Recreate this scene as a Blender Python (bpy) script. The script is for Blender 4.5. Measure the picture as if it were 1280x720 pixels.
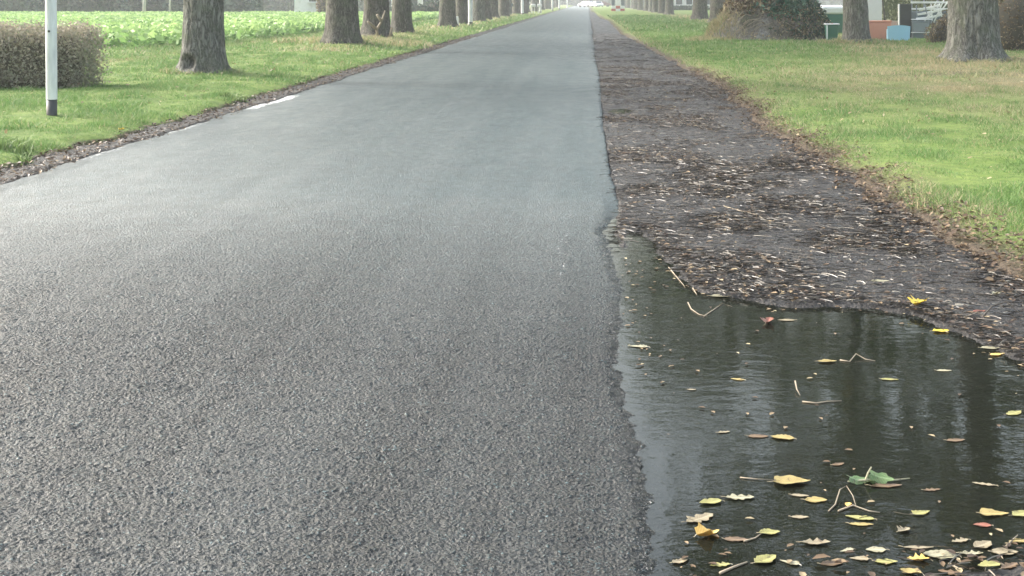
import bpy, math, random
import numpy as np
from math import radians, sin, cos, pi, exp

for o in list(bpy.data.objects):
    bpy.data.objects.remove(o)
SC = bpy.context.scene
COL = SC.collection
random.seed(7)
RNG = np.random.default_rng(7)

# ------------------------------------------------------------------ camera
F = 1700.0; CH = 1.4; HX = 735.0; HY = 2.0
cam_d = bpy.data.cameras.new("camera")
cam = bpy.data.objects.new("camera", cam_d); COL.objects.link(cam)
cam.location = (0, 0, CH); cam.rotation_euler = (radians(90), 0, 0)
cam_d.sensor_width = 36; cam_d.lens = F / 1280 * 36
cam_d.shift_x = -(HX - 640) / 1280; cam_d.shift_y = -(360 - HY) / 1280
cam_d.clip_start = .05; cam_d.clip_end = 9000
SC.camera = cam

# ------------------------------------------------------------------ world, sun, exposure
SUN_EL, SUN_ROT = 36, -68
w = bpy.data.worlds.new("World"); SC.world = w; w.use_nodes = True
nt = w.node_tree; nt.nodes.clear()
sky = nt.nodes.new('ShaderNodeTexSky'); sky.sky_type = 'NISHITA'; sky.sun_disc = False
sky.sun_elevation = radians(SUN_EL); sky.sun_rotation = radians(SUN_ROT)
sky.air_density = 1.6; sky.dust_density = 6; sky.ozone_density = 1.0
hs = nt.nodes.new('ShaderNodeHueSaturation'); hs.inputs['Saturation'].default_value = .68
bg = nt.nodes.new('ShaderNodeBackground'); bg.inputs[1].default_value = .15
wo = nt.nodes.new('ShaderNodeOutputWorld')
nt.links.new(sky.outputs[0], hs.inputs['Color']); nt.links.new(hs.outputs[0], bg.inputs[0]); nt.links.new(bg.outputs[0], wo.inputs[0])
sd = bpy.data.lights.new("sun", 'SUN'); sd.energy = 1.5; sd.angle = radians(14); sd.color = (1, .995, .97)
so = bpy.data.objects.new("sun", sd); COL.objects.link(so)
# sun direction: azimuth measured clockwise from +Y
so.rotation_euler = (radians(90 - SUN_EL), 0, radians(180 - SUN_ROT))
SC.view_settings.view_transform = 'Standard'; SC.view_settings.look = 'None'
SC.view_settings.gamma = 1; SC.view_settings.exposure = 1.88
SC.cycles.max_bounces = 6; SC.cycles.transparent_max_bounces = 12
SC.cycles.volume_bounces = 1

# ------------------------------------------------------------------ helpers
def pt(px, py, z=0.0):
    D = F * (CH - z) / (py - HY)
    return ((px - HX) * D / F, D, z)
def pX(px, D): return (px - HX) * D / F
def pZ(py, D): return CH - (py - HY) * D / F
def hash2(ix, iy, s=0):
    n = (ix.astype(np.int64) * 374761393 + iy.astype(np.int64) * 668265263 + s * 974634777) & 0x7fffffff
    n = ((n ^ (n >> 13)) * 1274126177) & 0x7fffffff
    n = (n ^ (n >> 16)) & 0xffff
    return n / 65535.0
def vn(x, y, s=0):
    x = np.asarray(x, float); y = np.asarray(y, float)
    ix = np.floor(x); iy = np.floor(y); fx = x - ix; fy = y - iy
    fx = fx * fx * (3 - 2 * fx); fy = fy * fy * (3 - 2 * fy)
    a = hash2(ix, iy, s); b = hash2(ix + 1, iy, s); c = hash2(ix, iy + 1, s); d = hash2(ix + 1, iy + 1, s)
    return (a * (1 - fx) + b * fx) * (1 - fy) + (c * (1 - fx) + d * fx) * fy
def fbm(x, y, s=0, o=3):
    r = 0; a = .5; t = 0
    for k in range(o):
        r = r + a * vn(x * 2 ** k, y * 2 ** k, s + k); t += a; a *= .5
    return r / t
def sst(a, b, x):
    t = np.clip((np.asarray(x, float) - a) / (b - a), 0, 1); return t * t * (3 - 2 * t)

def mesh_np(name, V, Fc, smooth=False, mats=None, attrs=None):
    V = np.asarray(V, np.float32).reshape(-1, 3); Fc = np.asarray(Fc, np.int32)
    me = bpy.data.meshes.new(name)
    me.vertices.add(len(V)); me.vertices.foreach_set('co', V.ravel())
    k = Fc.shape[1]
    me.loops.add(Fc.size); me.loops.foreach_set('vertex_index', Fc.ravel())
    me.polygons.add(len(Fc)); me.polygons.foreach_set('loop_start', np.arange(0, Fc.size, k, dtype=np.int32))
    me.update(calc_edges=True); me.validate()
    if smooth: me.polygons.foreach_set('use_smooth', np.ones(len(me.polygons), bool))
    if attrs:
        for an, av in attrs.items():
            a = me.attributes.new(an, 'FLOAT', 'POINT'); a.data.foreach_set('value', np.asarray(av, np.float32))
    if mats: me.materials.append(mats)
    return me
def link(name, me, parent=None, loc=None, rz=None):
    o = bpy.data.objects.new(name, me); COL.objects.link(o)
    if parent: o.parent = parent
    if loc is not None: o.location = loc
    if rz is not None: o.rotation_euler = (0, 0, rz)
    return o
def tag(o, label=None, cat=None, group=None, kind=None):
    if label: o['label'] = label
    if cat: o['category'] = cat
    if group: o['group'] = group
    if kind: o['kind'] = kind
    return o
def empty(name, loc, label, cat, group=None, rz=0):
    o = bpy.data.objects.new(name, None); COL.objects.link(o); o.location = loc; o.rotation_euler = (0, 0, rz)
    o.empty_display_size = .2
    return tag(o, label, cat, group)
def grid(xs, ys):
    X, Y = np.meshgrid(xs, ys); n, m = len(ys), len(xs)
    i = np.arange(n * m).reshape(n, m)
    Fc = np.stack([i[:-1, :-1], i[:-1, 1:], i[1:, 1:], i[1:, :-1]], -1).reshape(-1, 4)
    return X.ravel(), Y.ravel(), Fc

class MB:
    """collects boxes, tubes and sheets into one mesh"""
    def __init__(s): s.v = []; s.f = []
    def add(s, V, Fs):
        b = len(s.v); s.v += [tuple(p) for p in V]; s.f += [tuple(b + i for i in f) for f in Fs]
    def box(s, c, d, rz=0, rx=0, ry=0, taper=1.0, bev=0):
        from mathutils import Euler, Vector
        R = Euler((rx, ry, rz)).to_matrix(); c = Vector(c)
        hx, hy, hz = d[0] / 2, d[1] / 2, d[2] / 2
        b = min(bev, hx * .9, hy * .9, hz * .9)
        if b <= 0:
            P = [(-hx * taper, -hy * taper, -hz), (hx * taper, -hy * taper, -hz), (hx * taper, hy * taper, -hz), (-hx * taper, hy * taper, -hz),
                 (-hx, -hy, hz), (hx, -hy, hz), (hx, hy, hz), (-hx, hy, hz)]
            s.add([c + R @ Vector(p) for p in P], [(0, 3, 2, 1), (4, 5, 6, 7), (0, 1, 5, 4), (1, 2, 6, 5), (2, 3, 7, 6), (3, 0, 4, 7)])
            return
        def ring(z, ins, t):
            x0, y0 = hx * t - ins, hy * t - ins; q = b * .7 if ins == 0 else b * .3
            return [(-x0 + q, -y0, z), (x0 - q, -y0, z), (x0, -y0 + q, z), (x0, y0 - q, z), (x0 - q, y0, z), (-x0 + q, y0, z), (-x0, y0 - q, z), (-x0, -y0 + q, z)]
        rs = ring(-hz, b, taper) + ring(-hz + b, 0, taper) + ring(hz - b, 0, 1) + ring(hz, b, 1)
        fs = [tuple(reversed(range(8))), tuple(range(24, 32))]
        for k in range(3):
            for i in range(8):
                j = (i + 1) % 8; fs.append((k * 8 + i, k * 8 + j, k * 8 + 8 + j, k * 8 + 8 + i))
        s.add([c + R @ Vector(p) for p in rs], fs)
    def tube(s, pts, rs, n=8, cap=True):
        from mathutils import Vector
        pts = [Vector(p) for p in pts]
        if not hasattr(rs, '__len__'): rs = [rs] * len(pts)
        V = []; prev = None
        for i, p in enumerate(pts):
            d = (pts[min(i + 1, len(pts) - 1)] - pts[max(i - 1, 0)]).normalized()
            up = Vector((0, 0, 1)) if abs(d.z) < .9 else Vector((1, 0, 0))
            a = d.cross(up).normalized() if prev is None else (prev - d * prev.dot(d)).normalized()
            prev = a; b = d.cross(a)
            for k in range(n):
                t = 2 * pi * k / n; V.append(p + (a * cos(t) + b * sin(t)) * rs[i])
        Fs = []
        for i in range(len(pts) - 1):
            for k in range(n):
                l = (k + 1) % n; Fs.append((i * n + k, i * n + l, (i + 1) * n + l, (i + 1) * n + k))
        if cap: Fs += [tuple(reversed(range(n))), tuple(range((len(pts) - 1) * n, len(pts) * n))]
        s.add(V, Fs)
    def build(s, name, m, parent=None, smooth=False, loc=None):
        me = bpy.data.meshes.new(name); me.from_pydata([tuple(v) for v in s.v], [], s.f); me.update()
        if smooth: me.polygons.foreach_set('use_smooth', np.ones(len(me.polygons), bool))
        me.materials.append(m)
        return link(name, me, parent, loc)

# ------------------------------------------------------------------ materials
class N:
    def __init__(s, name):
        s.m = bpy.data.materials.new(name); s.m.use_nodes = True; s.t = s.m.node_tree; s.n = s.t.nodes
        s.p = s.n['Principled BSDF']; s.out = s.n['Material Output']
    def new(s, t, **kw):
        n = s.n.new(t)
        for k, v in kw.items():
            if hasattr(n, k): setattr(n, k, v)
        return n
    def l(s, a, b): s.t.links.new(a, b)
    def coord(s, kind='Object', scale=None):
        tc = s.new('ShaderNodeTexCoord')
        if scale is None: return tc.outputs[kind]
        mp = s.new('ShaderNodeMapping'); mp.inputs['Scale'].default_value = scale; s.l(tc.outputs[kind], mp.inputs[0]); return mp.outputs[0]
    def pos(s, scale=None):
        g = s.new('ShaderNodeNewGeometry')
        if scale is None: return g.outputs['Position']
        mp = s.new('ShaderNodeMapping'); mp.inputs['Scale'].default_value = scale; s.l(g.outputs['Position'], mp.inputs[0]); return mp.outputs[0]
    def noise(s, vec, sc, det=3, rough=.55, dist=0):
        n = s.new('ShaderNodeTexNoise'); n.inputs['Scale'].default_value = sc; n.inputs['Detail'].default_value = det
        n.inputs['Roughness'].default_value = rough; n.inputs['Distortion'].default_value = dist
        if vec is not None: s.l(vec, n.inputs['Vector'])
        return n.outputs['Fac']
    def voro(s, vec, sc, feat='F1', out='Distance', rnd=1):
        n = s.new('ShaderNodeTexVoronoi', feature=feat); n.inputs['Scale'].default_value = sc; n.inputs['Randomness'].default_value = rnd
        s.l(vec, n.inputs['Vector']); return n.outputs[out]
    def ramp(s, fac, stops, interp='LINEAR'):
        r = s.new('ShaderNodeValToRGB'); cr = r.color_ramp; cr.interpolation = interp
        while len(cr.elements) < len(stops): cr.elements.new(.5)
        for e, (p, c) in zip(cr.elements, stops):
            e.position = p; e.color = (*c, 1) if hasattr(c, '__len__') else (c, c, c, 1)
        s.l(fac, r.inputs[0]); return r.outputs[0]
    def mix(s, fac, a, b, bt='MIX'):
        m = s.new('ShaderNodeMix', data_type='RGBA', blend_type=bt)
        for sock, v in ((m.inputs[0], fac), (m.inputs[6], a), (m.inputs[7], b)):
            if isinstance(v, (int, float)): sock.default_value = v
            elif isinstance(v, tuple): sock.default_value = (*v, 1)
            else: s.l(v, sock)
        return m.outputs[2]
    def math(s, op, a, b=None, c=None, clamp=False):
        m = s.new('ShaderNodeMath', operation=op); m.use_clamp = clamp
        for i, v in enumerate((a, b, c)):
            if v is None: continue
            if isinstance(v, (int, float)): m.inputs[i].default_value = v
            else: s.l(v, m.inputs[i])
        return m.outputs[0]
    def attr(s, name):
        a = s.new('ShaderNodeAttribute'); a.attribute_name = name; return a.outputs['Fac']
    def bump(s, h, strength=.5, dist=.01):
        b = s.new('ShaderNodeBump'); b.inputs['Strength'].default_value = strength; b.inputs['Distance'].default_value = dist
        s.l(h, b.inputs['Height']); s.l(b.outputs[0], s.p.inputs['Normal'])
    def disp(s, h, scale, mid=.5):
        d = s.new('ShaderNodeDisplacement'); d.inputs['Scale'].default_value = scale; d.inputs['Midlevel'].default_value = mid
        s.l(h, d.inputs['Height']); s.l(d.outputs[0], s.out.inputs['Displacement']); s.m.displacement_method = 'BOTH'
    def set(s, col=None, rough=None, spec=None, metal=None):
        for k, v in (('Base Color', col), ('Roughness', rough), ('Specular IOR Level', spec), ('Metallic', metal)):
            if v is None: continue
            if isinstance(v, tuple): s.p.inputs[k].default_value = (*v, 1)
            elif isinstance(v, (int, float)): s.p.inputs[k].default_value = v
            else: s.l(v, s.p.inputs[k])

def mat_plain(name, col, rough=.6, var=.18, sc=8, metal=0, dirt=(.12, .11, .09)):
    n = N(name); v = n.coord('Object')
    f = n.noise(v, sc, 4); g = n.noise(v, sc * .3, 3)
    c1 = n.mix(n.math('MULTIPLY', f, var * 2), col, tuple(x * .55 for x in col))
    c2 = n.mix(n.ramp(g, [(.55, 0), (.75, .4)]), c1, dirt)
    n.set(c2, rough, metal=metal); n.bump(f, .15, .004); return n.m

# -- asphalt
n = N('wet_chip_asphalt'); P0 = n.pos((1, 1.25, 1))
wn = n.new('ShaderNodeTexNoise'); wn.inputs['Scale'].default_value = 60; wn.inputs['Detail'].default_value = 2; n.l(P0, wn.inputs['Vector'])
vm = n.new('ShaderNodeVectorMath', operation='MULTIPLY_ADD'); n.l(wn.outputs['Color'], vm.inputs[0]); vm.inputs[1].default_value = (.014, .014, .014); n.l(P0, vm.inputs[2]); P = vm.outputs[0]
v1 = n.voro(P, 88); v2 = n.voro(P, 210); nz = n.noise(P0, 62, 5, .68); md = n.noise(n.pos((1, .8, 1)), 17, 4, .6)
lg = n.noise(n.pos((1, .22, 1)), .9, 5); lo = n.noise(n.pos((1, .5, 1)), 4, 4, .6); tk = n.noise(n.pos((1, .02, 1)), 2.6, 3)
cid = n.voro(P, 88, 'F1', 'Color')
h = n.math('ADD', n.math('MULTIPLY', n.math('SUBTRACT', 1.0, v1), .5), n.math('MULTIPLY', nz, .85))
h2 = n.math('ADD', n.math('ADD', h, n.math('MULTIPLY', n.math('SUBTRACT', 1.0, v2), .12)), n.math('MULTIPLY', n.math('SUBTRACT', md, .5), .35))
base = n.ramp(cid, [(0, (.022, .044, .049)), (.5, (.072, .122, .132)), (.82, (.20, .30, .315)), (1, (.48, .60, .61))])
sy = n.new('ShaderNodeSeparateXYZ'); n.l(n.pos(), sy.inputs[0])
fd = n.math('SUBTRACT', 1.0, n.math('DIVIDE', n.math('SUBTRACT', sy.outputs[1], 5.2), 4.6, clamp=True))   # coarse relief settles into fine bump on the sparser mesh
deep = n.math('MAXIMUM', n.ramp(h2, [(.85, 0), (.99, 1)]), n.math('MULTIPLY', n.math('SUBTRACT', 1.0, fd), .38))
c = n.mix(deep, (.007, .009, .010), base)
gr = n.noise(n.pos((1, .5, 1)), 22, 5, .8)
c = n.mix(n.ramp(gr, [(.40, .55), (.56, 0)]), c, (.012, .015, .016)); c = n.mix(n.ramp(gr, [(.60, 0), (.72, .35)]), c, (.20, .22, .22))
c = n.mix(n.ramp(lg, [(.42, 0), (.7, .20)]), c, (.12, .135, .137))
c = n.mix(n.ramp(lo, [(.5, 0), (.72, .22)]), c, (.035, .04, .042))
c = n.mix(n.ramp(tk, [(.42, 0), (.62, .16)]), c, (.13, .145, .147))
ck = n.noise(n.pos((.55, 3.2, 1)), 1.1, 5, .62, .4); ck = n.math('ABSOLUTE', n.math('SUBTRACT', ck, .5))
c = n.mix(n.ramp(ck, [(0, .55), (.012, 0)]), c, (.02, .022, .022))
pm = n.ramp(n.math('ADD', n.attr('paint'), n.math('MULTIPLY', n.math('SUBTRACT', n.noise(n.pos((1, .4, 1)), 22, 5, .75), .5), 1.7)), [(.62, 0), (.86, .85)])
c = n.mix(pm, c, (.70, .72, .72))
glint = n.ramp(n.math('ADD', n.attr('glint_paint'), n.math('MULTIPLY', n.math('SUBTRACT', n.noise(n.pos(), 48, 4, .7), .5), 2.2)), [(.62, 0), (.82, .8)])  # sky glints of the wet road edge, painted as pale flecks in the colour
wet = n.attr('wet'); c = n.mix(n.math('MULTIPLY', wet, .45), c, (.012, .014, .014)); c = n.mix(glint, c, (.34, .42, .42))
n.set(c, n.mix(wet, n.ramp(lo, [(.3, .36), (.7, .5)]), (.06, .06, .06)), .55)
hd = n.math('MULTIPLY', n.math('SUBTRACT', h2, .9), fd)
n.disp(hd, .019, 0); n.bump(h2, .75, .015)
M_ASPH = n.m

# -- shoulder dirt
n = N('wet_shoulder_dirt'); P = n.pos()
a = n.noise(P, 3.0, 5, .6); b = n.noise(P, 28, 5, .7); c0 = n.voro(P, 60); e = n.noise(n.pos((1, 2.2, 1)), 75, 3, .7, .6)
c = n.ramp(a, [(.3, (.012, .0118, .012)), (.5, (.025, .0235, .023)), (.7, (.021, .0235, .027))])
c = n.mix(n.ramp(b, [(.48, 0), (.78, .7)]), c, (.05, .041, .033))
c = n.mix(n.ramp(e, [(.62, 0), (.72, .4)]), c, (.13, .11, .08))
n.set(c, n.ramp(a, [(.4, .62), (.65, .36)]), .4)
h = n.math('ADD', n.math('MULTIPLY', b, .7), n.math('MULTIPLY', n.math('ADD', e, n.math('SUBTRACT', 1.0, c0)), .3))
sy = n.new('ShaderNodeSeparateXYZ'); n.l(n.pos(), sy.inputs[0])
fd = n.math('SUBTRACT', 1.0, n.math('DIVIDE', n.math('SUBTRACT', sy.outputs[1], 22), 30, clamp=True))
n.disp(n.math('MULTIPLY', n.math('SUBTRACT', h, .55), fd), .022, 0); n.bump(h, .5, .02)
M_DIRT = n.m

# -- ground with grass / soil / dry straw
def grass_cols(n, P):
    a = n.noise(P, .8, 4); b = n.noise(P, 9, 4, .65)
    c = n.ramp(a, [(.3, (.09, .145, .030)), (.5, (.14, .205, .045)), (.72, (.20, .25, .075))])
    return n.mix(n.ramp(b, [(.35, .5), (.65, 0)]), c, (.035, .065, .016)), b
n = N('lawn_ground'); P = n.pos(); g, b = grass_cols(n, P)
dry = n.attr('dry'); soil = n.attr('soil')
g = n.mix(dry, g, n.ramp(n.noise(P, 14, 4), [(.3, (.13, .12, .06)), (.7, (.25, .22, .12))]))
g = n.mix(soil, g, n.ramp(n.noise(P, 30, 4), [(.3, (.035, .028, .022)), (.7, (.09, .07, .05))]))
n.set(g, .8, .2); n.bump(n.noise(P, 35, 4, .7), .9, .03)
M_GROUND = n.m

n = N('grass_blade'); P = n.pos(); t = n.attr('tint'); dry = n.attr('dry')
a = n.noise(P, .8, 4)
c = n.ramp(a, [(.3, (.105, .205, .058)), (.5, (.155, .265, .082)), (.72, (.235, .315, .13))])
c = n.mix(n.math('MULTIPLY', t, .7), c, (.06, .13, .03))
c = n.mix(dry, c, n.mix(t, (.30, .26, .15), (.44, .38, .24)))
n.set(c, .55, .3)
tr = n.new('ShaderNodeBsdfTranslucent'); n.l(c, tr.inputs[0])
mx = n.new('ShaderNodeMixShader'); mx.inputs[0].default_value = .35
n.l(n.p.outputs[0], mx.inputs[1]); n.l(tr.outputs[0], mx.inputs[2]); n.l(mx.outputs[0], n.out.inputs[0])
M_BLADE = n.m

def mat_leaf(name, stops, trans=.3, rough=.5, sc=None, spec=.3):
    n = N(name); t = n.attr('tint')
    c = n.ramp(t, stops)
    if sc: c = n.mix(n.ramp(n.noise(n.pos(), sc, 3), [(.4, .0), (.6, .6)]), c, tuple(x * .5 for x in stops[0][1]))
    n.set(c, rough, spec)
    tr = n.new('ShaderNodeBsdfTranslucent'); n.l(c, tr.inputs[0])
    mx = n.new('ShaderNodeMixShader'); mx.inputs[0].default_value = trans
    n.l(n.p.outputs[0], mx.inputs[1]); n.l(tr.outputs[0], mx.inputs[2]); n.l(mx.outputs[0], n.out.inputs[0])
    return n.m
M_CROWN = mat_leaf('crown_leaf', [(0, (.035, .060, .018)), (.6, (.06, .09, .025)), (1, (.13, .12, .03))])
M_CROP = mat_leaf('crop_leaf', [(0, (.06, .14, .04)), (.45, (.20, .34, .11)), (1, (.42, .56, .24))], .35)
M_HEDGE = mat_leaf('hedge_leaf', [(0, (.16, .17, .115)), (.45, (.26, .25, .185)), (1, (.40, .345, .28))], .2, .8)
M_DARKB = mat_leaf('dark_bush_leaf', [(0, (.02, .045, .03)), (.6, (.04, .075, .05)), (1, (.08, .12, .08))], .2, .7)
M_BELT = mat_leaf('belt_leaf', [(0, (.055, .085, .075)), (.6, (.10, .15, .125)), (1, (.17, .23, .19))], .2, .8)
M_PALEB = mat_leaf('pale_bush_leaf', [(0, (.07, .09, .035)), (.6, (.17, .19, .09)), (1, (.42, .42, .28))], .3, .7)
M_BROWNB = mat_leaf('brown_shrub_leaf', [(0, (.05, .035, .02)), (.6, (.17, .125, .07)), (1, (.46, .38, .26))], .2, .8)
M_CONIF = mat_leaf('conifer_spray', [(0, (.02, .07, .04)), (.6, (.06, .15, .09)), (1, (.18, .30, .20))], .1, .6)
M_LITTER = mat_leaf('leaf_litter', [(0, (.035, .022, .014)), (.45, (.11, .07, .038)), (.8, (.26, .19, .11)), (1, (.42, .36, .22))], .15, .45, spec=.5)
M_STRAND = mat_leaf('litter_strand', [(0, (.016, .013, .010)), (.55, (.06, .048, .036)), (.88, (.15, .13, .10)), (1, (.28, .26, .21))], .0, .4, spec=.5)

# -- bark
def mat_bark(name, c0, c1, c2, disp=True):
    n = N(name); P = n.coord('Object', (1, 1, .22)); Q = n.coord('Object')
    a = n.noise(P, 13, 5, .65, .8); r = n.math('ABSOLUTE', n.math('SUBTRACT', a, .5)); b = n.noise(Q, 3, 4); d = n.noise(Q, 26, 4, .7)
    c = n.ramp(r, [(0, c0), (.06, c1), (.2, c2)])
    c = n.mix(n.ramp(b, [(.5, 0), (.72, .6)]), c, (.085, .105, .06))
    c = n.mix(n.ramp(d, [(.55, 0), (.72, .6)]), c, (.26, .25, .21))
    n.set(c, .85, .2); n.bump(n.math('ADD', r, n.math('MULTIPLY', d, .2)), 1.0, .09)
    return n.m
M_BARK = mat_bark('grey_bark', (.045, .045, .04), (.14, .14, .127), (.27, .27, .25))
M_BARKD = mat_bark('dark_bark', (.035, .033, .029), (.095, .09, .08), (.19, .18, .162))
M_BIRCH = mat_plain('birch_bark', (.62, .60, .55), .7, .5, 6)

# -- water
n = N('puddle_water'); P = n.pos((1, 1.6, 1))
w1 = n.noise(P, 9, 3, .5, .3); w2 = n.noise(P, 40, 2, .5); wl = n.noise(n.pos(), 1.3, 2)
hh = n.math('MULTIPLY', n.math('ADD', w1, n.math('MULTIPLY', w2, .25)), n.ramp(wl, [(.35, .35), (.7, 1)]))
bp = n.new('ShaderNodeBump'); bp.inputs['Strength'].default_value = .21; bp.inputs['Distance'].default_value = .009; n.l(hh, bp.inputs['Height'])
gl = n.new('ShaderNodeBsdfGlossy'); gl.inputs['Roughness'].default_value = .025; n.l(bp.outputs[0], gl.inputs['Normal'])
td = n.new('ShaderNodeBsdfTransparent'); td.inputs[0].default_value = (.20, .21, .17, 1)
df = n.new('ShaderNodeBsdfDiffuse'); df.inputs[0].default_value = (.015, .018, .013, 1)
m1 = n.new('ShaderNodeMixShader'); m1.inputs[0].default_value = .45; n.l(td.outputs[0], m1.inputs[1]); n.l(df.outputs[0], m1.inputs[2])
fr = n.new('ShaderNodeFresnel'); fr.inputs[0].default_value = 1.33; n.l(bp.outputs[0], fr.inputs['Normal'])
m2 = n.new('ShaderNodeMixShader'); n.l(fr.outputs[0], m2.inputs[0]); n.l(m1.outputs[0], m2.inputs[1]); n.l(gl.outputs[0], m2.inputs[2])
n.l(m2.outputs[0], n.out.inputs[0])
M_WATER = n.m

M_WHITE = mat_plain('white_paint', (.74, .75, .74), .5, .2, 5)
M_WALLW = mat_plain('white_render', (.70, .70, .67), .8, .15, 2)
M_POSTW = None
n = N('galvanised_post'); Q = n.coord('Object', (3, 3, .5)); a = n.noise(Q, 4, 4)
n.set(n.ramp(a, [(.3, (.42, .44, .46)), (.6, (.66, .68, .69))]), .45, .5, .15); M_POSTW = n.m
M_BLACK = mat_plain('black_paint', (.03, .032, .032), .5, .2, 8)
M_GREENP = mat_plain('green_plastic', (.015, .12, .075), .4, .2, 5)
M_LIDW = mat_plain('white_lid_plastic', (.72, .74, .76), .4, .1, 5)
M_SALMON = mat_plain('salmon_plastic', (.58, .25, .17), .6, .15, 6)
M_BLUE = mat_plain('pale_blue_plastic', (.30, .55, .72), .4, .08, 4)
M_GREYP = mat_plain('grey_plastic', (.22, .25, .28), .5, .15, 5)
M_ROOF = mat_plain('roof_tile', (.12, .07, .055), .8, .3, 10)
M_GLASS = mat_plain('window_glass', (.05, .06, .07), .08, .05, 3)
M_RED = mat_plain('red_paint', (.38, .05, .035), .5, .1, 6)
M_SLATE = mat_plain('slate_grey_paint', (.10, .13, .15), .5, .15, 5)
M_CARW = mat_plain('white_car_paint', (.75, .76, .78), .25, .03, 3)
M_CARR = mat_plain('brown_car_paint', (.16, .07, .055), .3, .05, 3)
M_TYRE = mat_plain('tyre_rubber', (.02, .02, .02), .8, .1, 10)
M_TWIG = mat_plain('twig_wood', (.30, .25, .18), .7, .4, 60)
M_TWIGD = mat_plain('wet_dark_twig', (.07, .055, .04), .5, .4, 60)

# ------------------------------------------------------------------ puddle outline and heights
PUD = [(781, 287), (776, 330), (771, 365), (772, 400), (785, 440), (793, 470), (800, 500), (812, 550), (820, 600), (814, 640), (832, 680), (842, 712), (850, 760),
       (1000, 790), (1080, 765), (1120, 748), (1190, 724), (1290, 706), (1400, 670), (1500, 560), (1400, 490), (1290, 456), (1240, 434), (1190, 412), (1150, 394),
       (1100, 387), (1060, 382), (990, 384), (930, 374), (880, 366), (858, 352), (848, 338), (832, 322), (820, 304), (803, 290)]
WZ = -.02
PW = np.array([pt(a, b, WZ)[:2] for a, b in PUD])
def sdf(x, y):
    """signed distance to the puddle outline, negative inside"""
    x = np.asarray(x, float); y = np.asarray(y, float)
    d = np.full(x.shape, 1e9); ins = np.zeros(x.shape, bool)
    for i in range(len(PW)):
        ax, ay = PW[i]; bx, by = PW[(i + 1) % len(PW)]
        ex, ey = bx - ax, by - ay; t = np.clip(((x - ax) * ex + (y - ay) * ey) / (ex * ex + ey * ey), 0, 1)
        d = np.minimum(d, np.hypot(x - ax - t * ex, y - ay - t * ey))
        cr = ((ay > y) != (by > y)) & (x < (bx - ax) * (y - ay) / (by - ay + 1e-12) + ax)
        ins ^= cr
    return np.where(ins, -d, d)
def road_r(y): return .19 + sst(13, 8, y) * .032 * (fbm(np.asarray(y, float) * 16, np.asarray(y, float) * 0, 6, 3) - .5) + .028 * sst(13, 8, y) * np.sin(y * 2.1) + (.015 + .03 * sst(13, 8, y)) * (fbm(np.asarray(y, float) * 3, np.asarray(y, float) * 0, 5) - .5) + .02 * np.sin(y * .31)
def road_l(y): return -4.5 + .05 * np.sin(np.asarray(y, float) * .37) + .16 * (fbm(np.asarray(y, float) * 1.2, np.asarray(y, float) * 0, 9) - .5)
def edge_r(y):     # grass edge right of the shoulder
    y = np.asarray(y, float)
    b = np.interp(y, [0, 6.8, 8, 9, 11, 15, 22, 30, 47, 60, 95, 140, 200], [2.3, 2.22, 2.12, 2.07, 2.10, 1.95, 2.2, 2.0, 1.7, 1.44, 1.5, .9, .5])
    return b + .22 * (fbm(y * 1.3, y * 0, 3) - .5) + .1 * (vn(y * 6, y * 0, 4) - .5)
def edge_l(y):
    y = np.asarray(y, float)
    return -4.80 + .24 * (fbm(y * 1.1, y * 0, 13) - .5) + .22 * (fbm(y * 4, y * 0, 14) - .5)
def h_road(x, y):
    t = (np.asarray(x) + 2.15) / 2.35
    x_ = np.asarray(x, float); ed = road_r(y) - x_
    return -.034 * sst(.13, .0, ed + .05 * (fbm(x_ * 31 + 7, np.asarray(y, float) * 23, 24, 3) - .5)) * sst(11, 8, np.asarray(y, float)) + .02 * (1 - t * t) - .006 * (fbm(np.asarray(x) * 1.5, np.asarray(y) * .6, 22) - .3)
def h_sh(x, y):
    x = np.asarray(x, float); y = np.asarray(y, float)
    s = sdf(x, y) + .07 * (fbm(x * 9, y * 9, 31) - .5)
    near = sst(14, 9, y)
    up = -.006 + .035 * (fbm(x * 2, y * 1.2, 33) - .45) + .012 * (fbm(x * 11, y * 11, 35) - .5)
    up = np.maximum(up, -.012)
    dn = WZ + np.clip(s * .16, -.075, .03)
    r = np.where(near > 0, np.where(s < .25, np.minimum(dn + .004, up) * (1 - sst(.1, .25, s)) + up * sst(.1, .25, s), up), up)
    r = np.where(s < 0, dn, r)
    # far small puddle beside the road
    q = np.exp(-(((x - .45) / .22) ** 2 + ((y - 17.6) / .5) ** 2)); return r - .05 * q
TREES_L = [24.3, 38.4, 44.3, 50.6, 66.6, 74.2, 84, 92, 100, 109, 119, 130, 142, 156, 171, 187, 205, 224, 245, 268, 292]
TREES_R = [29, 42, 56, 71, 85, 98.5, 112, 137, 150, 162, 175, 190, 208, 228, 251, 276, 304]
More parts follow.
